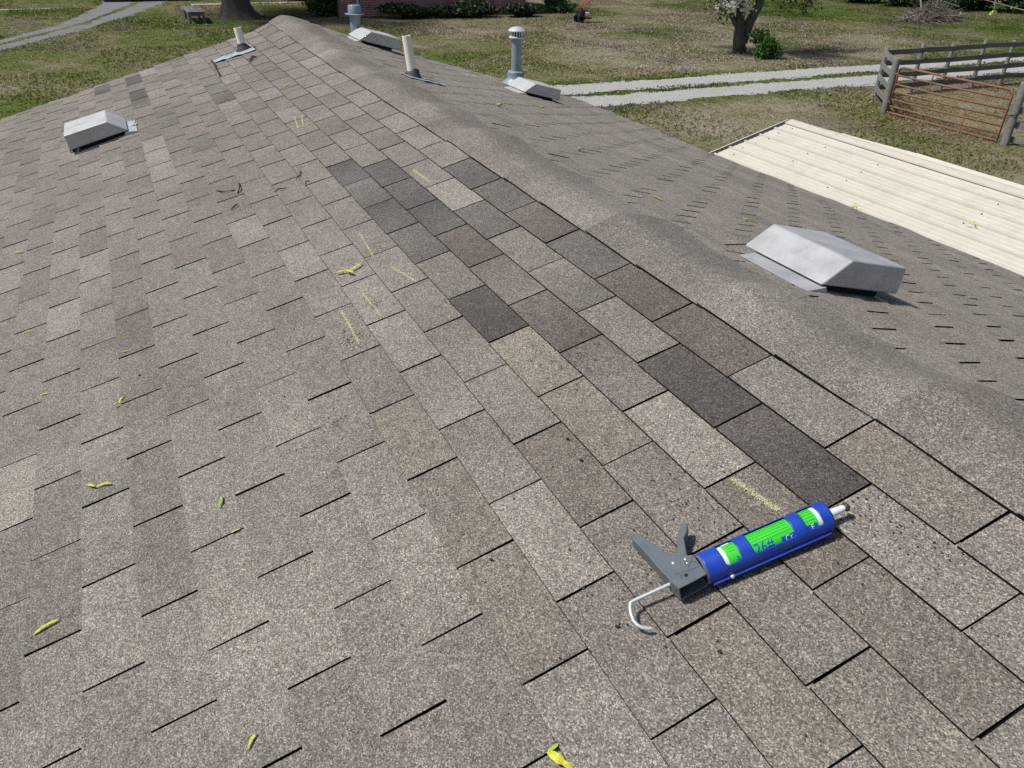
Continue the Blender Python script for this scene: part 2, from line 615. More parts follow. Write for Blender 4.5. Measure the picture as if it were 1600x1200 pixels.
M['concrete'] = plain('pale_concrete', (0.42, 0.39, 0.34), 0.9, var=0.15, scale=5)
M['stick'] = plain('bleached_stick', (0.17, 0.145, 0.125), 0.9, var=0.2, scale=3, island=0.6)
M['roofgrey'] = plain('far_roof_shingle', (0.13, 0.12, 0.11), 0.9, var=0.15, scale=10)

# ------------------------------------------------------------------ the ground
mb = MB()
mb.add([(-250, -300, GZ), (350, -300, GZ), (350, 300, GZ), (-250, 300, GZ)], [(0, 1, 2, 3)])
lawn = obj('lawn', mb, M['lawn'], kind='structure')


def ribbon(name, left, right, z, mat, jag=0.10, step=0.16, seed=1):
    """a sheet between two edge lines with ragged sides"""
    r = random.Random(seed)

    def resample(pts):
        out = []
        for a, b in zip(pts[:-1], pts[1:]):
            n = max(1, int(np.linalg.norm(np.array(b) - np.array(a)) / step))
            for i in range(n):
                out.append(np.array(a) + (np.array(b) - np.array(a)) * i / n)
        out.append(np.array(pts[-1], float))
        return out
    L = resample(left)
    n = len(L)
    Rr = resample(right)
    Rr = [Rr[min(len(Rr) - 1, int(i * (len(Rr) - 1) / (n - 1)))] for i in range(n)]
    mb = MB()
    vs = []
    wl = wr = 0
    for a, b in zip(L, Rr):
        wl = 0.8 * wl + r.uniform(-1, 1) * jag
        wr = 0.8 * wr + r.uniform(-1, 1) * jag
        d = (b - a) / np.linalg.norm(b - a)
        a2 = a + d * (wl + r.uniform(-1, 1) * jag * 0.4)
        b2 = b + d * (wr + r.uniform(-1, 1) * jag * 0.4)
        vs += [(a2[0], a2[1], z), (b2[0], b2[1], z)]
    mb.add(vs, [(2 * i, 2 * i + 1, 2 * i + 3, 2 * i + 2) for i in range(n - 1)])
    return obj(name, mb, mat, kind='structure')


ribbon('driveway_track', [(20.45, 12), (20.45, -22), (20.1, -45)], [(19.2, 12), (19.2, -22), (18.9, -45)], GZ + 0.004, M['gravel'], 0.085, 0.12, seed=2)
ribbon('driveway_track', [(18.8, 12), (18.8, -22), (18.5, -45)], [(17.5, 12), (17.55, -22), (17.2, -45)], GZ + 0.004, M['gravel'], 0.085, 0.12, seed=3)
ribbon('gravel_drive', [(22, 8.6), (31.85, 4.77), (37.4, 1.9), (45.8, -1.33), (60, -5)],
       [(22.2, 10.0), (33.0, 4.95), (38.1, 2.3), (46.0, -0.3), (60, -3.0)], GZ + 0.004, M['gravel_dark'], 0.09, seed=4)
ribbon('gravel_drive', [(22.5, 10.6), (33.4, 5.0), (38.4, 2.6), (46.1, 0.1), (60, -2.2)],
       [(23, 12.2), (34.5, 5.0), (38.9, 3.1), (46.4, 1.4), (60, 0.5)], GZ + 0.004, M['gravel_dark'], 0.09, seed=5)
ribbon('path', [(45.1, -2.7), (45.3, -8.6)], [(45.7, -2.7), (45.9, -8.6)], GZ + 0.008, M['concrete'], 0.02, seed=6)
ribbon('path', [(44.6, 9.5), (44.75, 3.6)], [(44.95, 9.5), (45.05, 3.6)], GZ + 0.008, M['concrete'], 0.03, seed=7)

# ------------------------------------------------------------------ the house we stand on
house = thing('house', (0.8, 0, GZ), 'house whose weathered grey asphalt shingle roof fills the foreground', 'house')
T_EAVE_L, T_EAVE_R = CAPL + 24 * EXPO, 3.08
x_mid = (XB + RAKE) / 2


def slope_deck(side, t1):
    mb = MB()
    nx, nt = 150, 16
    xs = np.linspace(XB, RAKE - 0.012, nx)
    ts = np.concatenate([np.linspace(0, 0.5, 8), np.linspace(0.5, t1, nt - 7)[1:]])
    vs = [S(side, x, t, -0.0078) for x in xs for t in ts]
    k = len(ts)
    fs = []
    for i in range(nx - 1):
        for j in range(k - 1):
            q = (i * k + j, (i + 1) * k + j, (i + 1) * k + j + 1, i * k + j + 1)
            fs.append(q if side > 0 else q[::-1])
    mb.add(vs, fs)
    return obj('roof_slope', mb, M['asphalt'], house)  # black colour stands for shade and grime down in the tab slots


deckL = slope_deck(1, T_EAVE_L - 0.02)
deckR = slope_deck(-1, T_EAVE_R - 0.02)


def v_eff(v):
    return v - 0.001 * v * v


# tabs that are plainly darker, lighter or redder than their neighbours: (pixel, tint)
DK, MD, VD, RD, LT, RB = (0.52, 0.53, 0.56), (0.63, 0.64, 0.655), (0.42, 0.41, 0.43), (0.60, 0.565, 0.57), (1.21, 1.205, 1.185), (0.93, 0.89, 0.86)
PICK = [((543, 263), DK), ((575, 294), MD), ((610, 334), DK), ((608, 264), DK), ((638, 298), DK), ((686, 339), DK), ((733, 375), RD), ((657, 388), MD),
        ((740, 271), DK), ((781, 305), MD), ((844, 343), RD), ((911, 397), MD), ((765, 499), VD), ((860, 495), RD), ((711, 302), LT), ((759, 340), MD),
        ((816, 385), (0.90, 0.90, 0.89)), ((797, 429), (0.75, 0.75, 0.75)), ((888, 445), (0.76, 0.76, 0.77)), ((702, 429), (0.82, 0.82, 0.82)), ((987, 452), RD), ((1110, 525), RD),
        ((1085, 590), VD), ((1235, 700), VD), ((998, 510), (0.92, 0.92, 0.91)), ((935, 555), (0.78, 0.77, 0.78)), ((1067, 676), LT), ((1430, 855), (1.12, 1.115, 1.10)),
        ((1430, 1010), (0.88, 0.85, 0.82)), ((625, 908), LT), ((854, 837), (1.16, 1.155, 1.14)), ((733, 804), RB), ((792, 950), RB), ((167, 958), (1.11, 1.105, 1.09)),
        ((479, 971), (1.11, 1.105, 1.09)), ((354, 887), LT), ((33, 775), LT), ((212, 124), DK), ((219, 151), DK), ((161, 143), DK), ((217, 162), MD), ((244, 111), LT),
        ((246, 139), LT), ((421, 94), RB), ((431, 111), RB), ((432, 157), RB), ((312, 210), LT), ((309, 195), RB), ((348, 146), MD), ((464, 193), (1.08, 1.08, 1.05)),
        ((481, 165), RB), ((480, 205), RB), ((860, 745), (0.94, 0.90, 0.86)), ((1240, 850), (0.84, 0.80, 0.76)), ((1340, 735), (1.0, 0.97, 0.93)), ((850, 590), (1.07, 1.04, 0.98)),
        ((935, 640), (0.97, 0.94, 0.89)), ((480, 640), (1.11, 1.105, 1.09)), ((620, 545), (1.12, 1.115, 1.10)), ((640, 640), (1.05, 1.03, 0.97)), ((395, 355), (1.12, 1.115, 1.10)),
        ((300, 395), RB), ((130, 385), RB), ((50, 345), RB), ((1500, 1150), (1.0, 0.99, 0.95)), ((1300, 1120), (1.02, 1.0, 0.95))]
pickL = []
for (px, py), tn in PICK:
    x, t = on_roof(1, px, py)
    pickL.append((x, t, tn))


def tab_tint(r):
    k = r.gauss(1.0, 0.088)
    a = r.random()
    if a < 0.16:
        c = (0.96, 0.935, 0.915)
    elif a < 0.34:
        c = (1.075, 1.07, 1.06)
    elif a < 0.48:
        c = (0.90, 0.89, 0.89)
    else:
        c = (1.0, 0.985, 0.965)
    return tuple(k * q for q in c)


tabs = []


def make_tab(side, x0, x1, t0, t1, tint, r, shade=None):
    """one tab: sloped granule top over a black asphalt edge"""
    nx = 4
    t0u = t0 - 0.012
    j1, j2 = r.uniform(-0.0018, 0.0018), r.uniform(-0.0018, 0.0018)
    l1, l2 = r.uniform(-0.0005, 0.0011), r.uniform(-0.0005, 0.0011)
    k1, k2 = r.uniform(-0.0012, 0.0012), r.uniform(-0.0012, 0.0012)
    V, F, Mi, T = [], [], [], []
    g0 = r.uniform(0.86, 1.06) if r.random() < 0.4 else 1.0
    g1 = r.uniform(0.90, 1.08)
    if shade:
        g0, g1 = shade
    for i in range(nx + 1):
        a = i / nx
        x = x0 + (x1 - x0) * a
        jt = j1 + (j2 - j1) * a
        hl = l1 + (l2 - l1) * a
        V += [S(side, x + k1, t0u, -0.0034), S(side, x + k2, t1 + jt, 0.0024 + hl), S(side, x + k2, t1 + jt + 0.0004, -0.0062)]
        g = g0 + (g1 - g0) * a
        T += [tuple(c * g for c in tint)] * 3
    V += [S(side, x0 + k1, t0u, -0.0074), S(side, x1 + k1, t0u, -0.0074)]
    T += [tint] * 2
    n = nx * 3
    for i in range(nx):
        q = [(3 * i, 3 * i + 3, 3 * i + 4, 3 * i + 1), (3 * i + 1, 3 * i + 4, 3 * i + 5, 3 * i + 2)]
        for k, f in enumerate(q):
            F.append(f if side > 0 else f[::-1])
            Mi.append(k)
    for f in ((0, 1, 2, n + 3), (n + 1, n, n + 4, n + 2)):
        F.append(f if side > 0 else f[::-1])
        Mi.append(1)
    return V, F, Mi, T


def add_row(side, t0, t1, slots, r):
    ph = r.randrange(3)
    strip = tab_tint(r)
    for si, (s0, s1) in enumerate(zip(slots[:-1], slots[1:])):
        if (si + ph) % 3 == 0:
            strip = tab_tint(r)
        g0, g1 = s0[1] / 2, s1[1] / 2
        x0, x1 = max(s0[0] + g0, XB), min(s1[0] - g1, RAKE + r.uniform(-0.002, 0.002))
        if x1 - x0 < 0.03:
            continue
        own = tab_tint(r)
        tint = tuple(0.5 * a_ + 0.5 * b_ for a_, b_ in zip(strip, own))
        grad = None
        if side > 0:
            for px, ptt, tn in pickL:
                if x0 < px < x1 and t0 < ptt < t1:
                    kk = r.uniform(0.97, 1.03)
                    tint = (tn[0] * kk * 1.008, tn[1] * kk * 0.995, tn[2] * kk * 0.985)
                    if tn[0] < 0.8:
                        grad = r.choice([(0.86, 1.25), (1.2, 0.88), (0.9, 1.12), (1.0, 1.0)])
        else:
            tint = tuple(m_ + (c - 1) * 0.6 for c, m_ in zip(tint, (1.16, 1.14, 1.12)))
        V, F, Mi, T = make_tab(side, x0, x1, t0, t1, tint, r, grad)
        P, depth = project(np.array([V[0], V[12], V[13], V[1]]))
        ar = 0.0
        if depth.min() > 0.1:
            Q = np.clip(P, [0, 0], [1600, 1200])
            ar = abs(sum(Q[i][0] * Q[(i + 1) % 4][1] - Q[(i + 1) % 4][0] * Q[i][1] for i in range(4))) / 2
        tabs.append((ar, side, V, F, Mi, T))


rr = random.Random(21)
for row in range(1, 25):
    t0, t1 = CAPL + v_eff(row - 1) * EXPO, CAPL + v_eff(row) * EXPO
    if row == 1:
        t0 -= 0.03
    off = -0.005 - 0.397 * (row - 1) + rr.uniform(-0.02, 0.02)
    eps = 1 - 0.018 * min(1, (row - 1) / 8)
    base = off - math.floor(off)
    slots = []
    for i in range(-19, 25):
        xs_ = (base + i) * TAB * eps + rr.uniform(-0.004, 0.004)
        w = rr.choice([0.75, 0.95, 1.0, 1.05, 1.1]) * (0.0046 + 0.0016 * max(0, xs_))
        slots.append((xs_, w))
    slots[-1] = (RAKE + 0.5, 0.0)
    add_row(1, t0, t1, slots, rr)
for row in range(1, 25):
    t0, t1 = 0.151 + (row - 1) * EXPO, 0.151 + row * EXPO
    if t0 > T_EAVE_R - 0.05:
        break
    t1 = min(t1, T_EAVE_R)
    off = 0.366 + 0.4085 * row + rr.uniform(-0.015, 0.015)
    base = off - math.floor(off)
    slots = []
    for i in range(-19, 25):
        xs_ = (base + i) * TAB + rr.uniform(-0.004, 0.004)
        w = rr.choice([0.5, 0.8, 0.95, 1.0, 1.1, 1.2]) * (0.0095 + 0.0010 * max(0, xs_))
        slots.append((xs_, w))
    slots[-1] = (RAKE + 0.5, 0.0)
    add_row(-1, t0, t1, slots, rr)

tabs.sort(key=lambda q: -q[0])
for ar, side, V, F, Mi, T in tabs[:300]:
    mb = MB()
    mb.v, mb.f, mb.m = [tuple(p) for p in V], F, Mi
    obj('shingle', mb, [M['shingle'], M['asphalt']], deckL if side > 0 else deckR, origin=np.mean(V, axis=0),
        tint=[(*c, 1) for c in T])
mb, TT = MB(), []
for ar, side, V, F, Mi, T in tabs[300:]:
    b = len(mb.v)
    mb.v += [tuple(p) for p in V]
    mb.f += [tuple(i + b for i in f) for f in F]
    mb.m += Mi
    TT += [(*c, 1) for c in T]
obj('shingle_field', mb, [M['shingle'], M['asphalt']], house, tint=TT, kind='stuff')

# ridge covering: bent pieces lapped away from the viewer
r2 = random.Random(5)


def cap_point(x, w, lift):
    """w runs from the left edge (+CAPL) over the top to the right edge (-CAPR)"""
    r = 0.045
    z = -math.sqrt(w * w + r * r) * SP / CP + r * SP / CP * 0.35
    side = 1 if w > 0 else -1
    t = abs(w) / CP
    k = smooth01(abs(w) / 0.05)
    hu = und(1, x, t) if w > 0 else und(-1, x, t)
    h0 = und(-1, x, 0)
    h = hu * k + h0 * (1 - k)
    return np.array([x, w, z + (h + lift) / CP])


cx = XB
ci = 0
edge_ph = 0
while cx < RAKE - 0.05:
    ln = r2.uniform(0.29, 0.315)
    x0, x1 = cx, min(cx + ln, RAKE + 0.006)
    if RAKE - x1 < 0.1:
        x1 = RAKE + 0.006
    nx, nw = 5, 15
    tn = tuple(1.0 + (q_ - 1) * 0.8 for q_ in tab_tint(r2))
    tn2 = tab_tint(r2)
    if r2.random() < 0.4:
        tn2 = (0.88, 0.84, 0.82)
    mb, T = MB(), []
    vs = []
    eL = CAPL * CP + r2.uniform(-0.002, 0.003)
    eL2 = CAPL * CP + r2.uniform(-0.002, 0.003)
    for i in range(nx + 1):
        a = i / nx
        x = x0 + (x1 + (0.02 if x1 < RAKE else 0) - x0) * a
        lift = 0.0015 + 0.0045 * a
        el = eL + (eL2 - eL) * a
        for j in range(nw + 1):
            w = el + (-CAPR * CP - el) * j / nw
            vs.append(cap_point(x, w, lift))
            T.append((*[(tn[k] * (1 - a) + tn2[k] * a) for k in range(3)], 1))
    k = nw + 1
    fs = [(i * k + j, i * k + j + 1, (i + 1) * k + j + 1, (i + 1) * k + j) for i in range(nx) for j in range(nw)]
    mb.add(vs, [f[::-1] for f in fs], 0)
    # edges: left, right, far
    for j, s in ((0, 1), (nw, -1)):
        b = len(mb.v)
        q = []
        for i in range(nx + 1):
            p = np.array(vs[i * k + j])
            q += [p, p - np.array([0, 0, 0.0052])]
            T += [(1, 1, 1, 1)] * 2
        mb.add(q, [(2 * i, 2 * i + 1, 2 * i + 3, 2 * i + 2) if s > 0 else (2 * i, 2 * i + 2, 2 * i + 3, 2 * i + 1) for i in range(nx)], 1)
    q = []
    for j in range(nw + 1):
        p = np.array(vs[nx * k + j])
        q += [p, p - np.array([0, 0, 0.009])]
        T += [(1, 1, 1, 1)] * 2
    mb.add(q, [(2 * j, 2 * j + 1, 2 * j + 3, 2 * j + 2) for j in range(nw)], 1)
    o = obj('ridge_cap', mb, [M['shingle'], M['asphalt']], house, origin=cap_point((x0 + x1) / 2, 0, 0), tint=T)
    me = o.data
    me.polygons.foreach_set('use_smooth', [p.material_index == 0 for p in me.polygons])
    cx = x1

# rake and eave trim, walls below
for side, te in ((1, T_EAVE_L), (-1, T_EAVE_R)):
    mb = MB()
    a0, a1 = S(side, RAKE - 0.03, 0.02, -0.020, False), S(side, RAKE - 0.03, te - 0.02, -0.020, False)
    for p in (a0, a1):
        pass
    P = []
    for p in (a0, a1):
        P += [p + [0, 0, -0.14], p + [0.02, 0, -0.14], p + [0.02, 0, 0], p]
    mb.hexa(P)
    obj('fascia_board', mb, M['white'], house)
    mb = MB()
    p = S(side, 0, te - 0.03, -0.022, False)
    mb.box((x_mid, p[1], p[2] - 0.07), (RAKE - XB - 0.1, 0.02, 0.14))
    obj('fascia_board', mb, M['white'], house)
mb = MB()
ywL, ywR, zt = 2.75, -2.6, -0.86
xa, xb = XB + 0.25, RAKE - 0.28
mb.add([(xa, ywR, GZ), (xb, ywR, GZ), (xb, ywL, GZ), (xa, ywL, GZ), (xa, ywR, zt), (xb, ywR, zt), (xb, ywL, zt), (xa, ywL, zt), (xa, 0, -0.06), (xb, 0, -0.06)],
       [(0, 1, 5, 4), (3, 7, 6, 2), (1, 2, 6, 9, 5), (0, 4, 8, 7, 3), (4, 5, 9, 8), (6, 7, 8, 9)])
obj('wall', mb, M['siding'], house)

# ------------------------------------------------------------------ roof vents
def roof_vent(side, x0, tf, L, mat, label, wear=0.0):
    base = S(side, x0 + L / 2, tf + 0.25, 0)
    v = thing('roof_vent', base, label, 'roof vent', 'slant roof vents')
    hb = und(side, x0 + L / 2, tf + 0.2)

    def Q(x, t, h):
        return S(side, x, tf + t, h + hb, False)
    mb = MB()
    a, b = x0 - 0.005, x0 + L * 0.86
    fp = [(0.018, 0.004), (0.085, 0.022), (0.10, 0.004), (0.40, 0.002), (0.40, 0.0), (0.018, 0.0)]
    k = len(fp)
    mb.add([Q(a, t, h) for t, h in fp] + [Q(b, t, h) for t, h in fp],
           [tuple(range(k)), tuple(reversed(range(k, 2 * k)))] + [((i + 1) % k, i, i + k, (i + 1) % k + k) for i in range(k)])
    obj('flange', mb, mat, v, auto=20)
    prof = [(0.064, 0.025), (0.155, 0.113), (0.415, 0.119), (0.428, 0.030)]
    mb = MB()
    n = 4
    vs = [Q(x0, t, h) for t, h in prof] + [Q(x0 + L, t, h) for t, h in prof]
    fs = [(0, 1, 2, 3), (7, 6, 5, 4)] + [((i + 1) % n, i, i + n, (i + 1) % n + n) for i in range(n)]
    if side > 0:
        fs = [f[::-1] for f in fs]
    mb.add(vs, fs)
    obj('hood', mb, mat, v, bevel=0.007)
    mb = MB()
    P = []
    for h in (0.004, 0.05):
        P += [Q(x0 + 0.03, 0.10, h), Q(x0 + L * 0.80, 0.10, h), Q(x0 + L * 0.80, 0.37, h), Q(x0 + 0.03, 0.37, h)]
    if side < 0:
        P = [P[3], P[2], P[1], P[0], P[7], P[6], P[5], P[4]]
    mb.hexa(P)
    obj('throat', mb, M['dark_void'], v)  # near-black screen box, its colour also stands for shade under the hood
    return v


roof_vent(-1, 0.925, 0.300, 0.345, M['galv'], 'largest dull galvanised slant roof vent, nearest, facing the cream metal roof')
roof_vent(-1, 5.600, 1.705, 0.345, M['galv_pale'], 'pale slant roof vent in front of the tall capped flue')
roof_vent(-1, 6.310, 0.445, 0.345, M['galv_pale'], 'pale slant roof vent between the short brimmed flue and the upright plastic pipe')
roof_vent(1, 4.890, 1.375, 0.345, M['galv_pale'], 'whitish slant roof vent alone on the left slope')

# crumbled sealant by the left vent
for k, (px, py, label) in enumerate([(114, 236, 'crumbled white sealant lump at the lower corner of the left roof vent'), (212, 196, 'torn white sealant strip at the upper corner of the left roof vent')]):
    x, t = on_roof(1, px, py)
    mb = MB()
    rr3 = random.Random(40 + k)
    for i in range(7):
        c = S(1, x + rr3.uniform(-0.035, 0.035), t + rr3.uniform(-0.012, 0.012), 0.006)
        mb.box(c, (rr3.uniform(0.008, 0.03), rr3.uniform(0.006, 0.016), rr3.uniform(0.006, 0.016)), rr3.uniform(0, 3), mi=i % 3 == 2)
    o = obj('sealant_lump', mb, [M['galv_pale'], M['twig']], kind='stuff')
    tag(o, label, 'sealant', 'crumbled sealant by the left vent')


# ------------------------------------------------------------------ plastic vent pipes with boots and flashing
def vent_pipe(side, x, t, lean, hgt, rad, label, patch):
    b = S(side, x, t, 0)
    v = thing('vent_pipe', b, label, 'vent pipe', 'plastic vent pipes')
    ax = np.array(lean, float)
    ax /= np.linalg.norm(ax)
    mb = MB()
    mb.lathe(b - ax * 0.02, ax, [(0, rad), (hgt + 0.02, rad), (hgt + 0.0205, rad * 0.86), (hgt - 0.03, rad * 0.86)], 24)
    obj('pipe', mb, M['pvc'], v, auto=40)
    mb = MB()
    n = np.array([0, side * SP, CP])
    mb.lathe(b, n, [(0.0, rad * 2.1), (0.012, rad * 2.0), (0.03, rad * 1.45), (0.048, rad * 1.12), (0.056, rad * 1.03)], 24)
    obj('rubber_boot', mb, M['rubber'], v, auto=50)
    # flashing tongue, torn and crumpled at its lower end
    mb = MB()
    vs = []
    r3 = random.Random(int(x * 100))
    ns = 9
    for i in range(ns + 1):
        a = i / ns
        tt = t - 0.07 + (patch + 0.07) * a
        wd = 0.115 * (1 - 0.62 * a ** 1.3) * r3.uniform(0.9, 1.08)
        cxx = x - 0.045 - 0.02 * a
        for j in range(5):
            s = -1 + 2 * j / 4
            vs.append(S(side, cxx + s * wd, tt, 0.006 + (0.007 * r3.random() if a > 0.4 else 0.002)))
    fs = [(i * 5 + j, (i + 1) * 5 + j, (i + 1) * 5 + j + 1, i * 5 + j + 1) for i in range(ns) for j in range(4)]
    mb.add(vs, fs if side < 0 else [f[::-1] for f in fs])
    o = obj('flashing', mb, M['flash'], v)
    md = o.modifiers.new('thick', 'SOLIDIFY')
    md.thickness = 0.002
    md.offset = -1
    return v


x, t = on_roof(-1, 645, 121)
vent_pipe(-1, x, t, (0.02, 0.04, 0.36), 0.255, 0.0290, 'taller cream plastic vent pipe standing on the ridge bulge', 0.20)
x, t = on_roof(1, 381, 79)
vent_pipe(1, x, t, (0.02, 0.05, 0.36), 0.165, 0.0295, 'shorter cream plastic vent pipe leaning at the far gable edge', 0.25)

# ------------------------------------------------------------------ metal flues
b = S(-1, 6.70, 0.605, 0)
fl = thing('brimmed_flue', b, 'short blue-grey metal flue with a flat brimmed cap at the far peak', 'flue')
mb = MB()
mb.lathe(b - [0, 0, 0.03], (0, 0, 1), [(0, 0.046), (0.235, 0.046)], 28)
obj('pipe', mb, M['flue'], fl, auto=40)
mb = MB()
mb.lathe(b, (0, 0, 1), [(0.195, 0.048), (0.196, 0.086), (0.200, 0.086), (0.204, 0.056), (0.262, 0.054), (0.268, 0.050)], 28)
obj('brimmed_cap', mb, M['flue'], fl, auto=35)
b = S(-1, 6.42, 2.105, 0)
fl = thing('capped_flue', b, 'tall blue-grey gas flue with a pale mushroom cap', 'flue')
mb = MB()
mb.lathe(b - [0, 0, 0.05], (0, 0, 1), [(0, 0.046), (0.47, 0.046), (0.471, 0.050), (0.482, 0.050)], 28)
obj('pipe', mb, M['flue'], fl, auto=40)
mb = MB()
mb.lathe(b, (0, 0, 1), [(0.02, 0.15), (0.06, 0.09), (0.075, 0.080), (0.125, 0.078), (0.132, 0.070), (0.136, 0.048)], 28)
obj('storm_collar', mb, M['flue'], fl, auto=35)
mb = MB()
mb.lathe(b, (0, 0, 1), [(0.415, 0.048), (0.418, 0.072), (0.428, 0.074), (0.436, 0.060)], 28)
mb.lathe(b, (0, 0, 1), [(0.474, 0.060), (0.476, 0.078), (0.484, 0.079), (0.502, 0.060), (0.513, 0.032), (0.517, 0.004)], 28)
cap = obj('mushroom_cap', mb, M['flue_pale'], fl, auto=40)
mb = MB()
for k in range(14):
    a = 2 * math.pi * k / 14
    p = b + np.array([0.056 * math.cos(a), 0.056 * math.sin(a), 0.455])
    mb.box(p, (0.004, 0.013, 0.046), a)
mb.lathe(b, (0, 0, 1), [(0.437, 0.047), (0.473, 0.047)], 20, mi=1)
obj('louvre_band', mb, [M['flue_pale'], M['dark_void']], cap, kind='stuff')  # core coloured near black as the shade between louvres

# ------------------------------------------------------------------ the caulking gun (s along the barrel, p towards the handle, n off the roof)
GX, GT = 0.614 * TAB, CAPL + 4.036 * EXPO


def G(s, p, n):
    return S(1, GX - 0.138 * s + 0.9905 * p, GT - 0.9905 * s - 0.138 * p, n + 0.001, False)


def gvec(s, p, n):
    return G(s, p, n) - G(0, 0, 0)


gun = thing('caulking_gun', G(0.08, 0, 0), 'blue and grey caulking gun lying on the shingles', 'caulking gun')
AXN = 0.0305
RO, RI = 0.0265, 0.0238


def cyl(s, th, r):
    """th from straight up (n) towards the handle side (p)"""
    return G(s, r * math.sin(th), AXN + r * math.cos(th))


WIN = [(0.034, 0.066), (0.090, 0.173), (0.196, 0.229)]
TH0, TH1 = math.radians(-60), math.radians(44)


def in_window(s, th):
    for a, b in WIN:
        if a < s < b and TH0 < th < TH1:
            ds = min(s - a, b - s)
            dt = min(th - TH0, TH1 - th) * RO
            rc = 0.007
            if ds < rc and dt < rc and (rc - ds) ** 2 + (rc - dt) ** 2 > rc * rc:
                return False
            return True
    return False


mb = MB()
ns, nth = 124, 90
svals = np.linspace(0.0, 0.248, ns + 1)
thv = np.linspace(-math.pi, math.pi, nth + 1)[:-1]
vs = [cyl(s, th, RO) for s in svals for th in thv]
fs = []
for i in range(ns):
    for j in range(nth):
        sm = (svals[i] + svals[i + 1]) / 2
        tm = thv[j] + math.pi / nth
        if not in_window(sm, tm):
            fs.append((i * nth + j, i * nth + (j + 1) % nth, (i + 1) * nth + (j + 1) % nth, (i + 1) * nth + j))
mb.add(vs, fs)
barrel = obj('barrel', mb, M['blue'], gun, smooth=True)
md = barrel.modifiers.new('wall', 'SOLIDIFY')
md.thickness = 0.0018
md.offset = -1
axis = gvec(1, 0, 0)
mb = MB()
mb.lathe(G(0.2465, 0, AXN), axis, [(0, RO), (0.003, RO * 0.97), (0.005, RO * 0.86), (0.006, 0.011), (0.001, 0.0105)], 40, close=False)
obj('front_cap', mb, M['blue'], gun, auto=45)
for sg in (1, -1):
    mb = MB()
    th = math.radians(-112) if sg > 0 else math.radians(112)
    P = []
    for s in (0.004, 0.240):
        P += [cyl(s, th - 0.07, RO - 0.001), cyl(s, th + 0.07, RO - 0.001), cyl(s, th + 0.05, RO + 0.0075), cyl(s, th - 0.05, RO + 0.0075)]
    mb.hexa(P)
    obj('rail', mb, M['blue'], gun, bevel=0.0008)
    mb = MB()
    c = cyl(0.041, th, RO + 0.005)
    d = gvec(0, 0, 1)
    mb.lathe(c - d * 0.002, d, [(0, 0.0042), (0.0042, 0.0042), (0.0056, 0.003), (0.006, 0.001)], 14)
    obj('rivet', mb, M['zinc'], gun, auto=40)
mb = MB()
mb.lathe(G(-0.004, 0, AXN), axis, [(0, 0.0245), (0.0, 0.0278), (0.0055, 0.0278), (0.0055, 0.0245)], 40, close=False)
obj('barrel_ring', mb, M['grey_plastic'], gun, auto=40)

BODY = [(-0.0781, 0.1181), (-0.0664, 0.1143), (-0.0554, 0.0878), (-0.0423, 0.0529), (-0.0334, 0.039), (-0.0172, 0.0287), (-0.004, 0.0235), (-0.004, -0.0235), (-0.0268, -0.0263), (-0.0602, -0.0287), (-0.0651, -0.0083), (-0.0701, 0.0261), (-0.0778, 0.0842), (-0.0838, 0.1130)]
CORE = [(-0.0781, 0.1181), (-0.0664, 0.1143), (-0.0554, 0.0878), (-0.0423, 0.0529), (-0.0334, 0.039), (-0.0172, 0.0287), (-0.004, 0.0235), (-0.004, 0.012), (-0.030, 0.013), (-0.0585, 0.014), (-0.0567, -0.0284), (-0.0602, -0.0287), (-0.0651, -0.0083), (-0.0701, 0.0261), (-0.0778, 0.0842), (-0.0838, 0.1130)]
TRIG = [(-0.0334, 0.036), (-0.021, 0.053), (-0.0117, 0.0744), (0.0073, 0.0965), (0.0165, 0.1035), (0.0225, 0.1015), (0.0232, 0.0957), (0.0148, 0.0813), (0.0021, 0.0694), (-0.0054, 0.0496), (-0.0125, 0.030)]


def prism(mb, poly, n0, n1):
    k = len(poly)
    vs = [G(s, p, n0) for s, p in poly] + [G(s, p, n1) for s, p in poly]
    a = sum(poly[i][0] * poly[(i + 1) % k][1] - poly[(i + 1) % k][0] * poly[i][1] for i in range(k))
    fs = [tuple(reversed(range(k))), tuple(range(k, 2 * k))] + [(i, (i + 1) % k, (i + 1) % k + k, i + k) for i in range(k)]
    if a < 0:
        fs = [f[::-1] for f in fs]
    mb.add(vs, fs)


mb = MB()
prism(mb, CORE, 0.016, 0.0445)
body = obj('handle', mb, M['grey_plastic'], gun, bevel=0.0055)
mb = MB()
prism(mb, [(-0.050, 0.034), (-0.0334, 0.0385), (-0.0172, 0.0283), (-0.0042, 0.0232)] + BODY[7:11] + [(-0.068, 0.010)], 0.0445, 0.0475)
obj('side_plate', mb, M['grey_plastic'], gun, bevel=0.0008)
mb = MB()
prism(mb, [(-0.050, 0.034), (-0.0334, 0.0385), (-0.0172, 0.0283), (-0.0042, 0.0232)] + BODY[7:11] + [(-0.068, 0.010)], 0.0130, 0.0160)
obj('side_plate', mb, M['grey_plastic'], gun, bevel=0.0008)
mb = MB()
prism(mb, TRIG, 0.0205, 0.0400)
obj('trigger', mb, M['grey_plastic'], gun, bevel=0.0055)
for s, p, r in ((-0.0438, 0.0240, 0.0026), (-0.0212, 0.0215, 0.0020), (-0.0225, 0.0124, 0.0018)):
    mb = MB()
    mb.lathe(G(s, p, 0.0470), gvec(0, 0, 1), [(0, r), (0.0010, r), (0.0014, r * 0.6)], 12)
    obj('pin', mb, M['zinc'], body, auto=40)
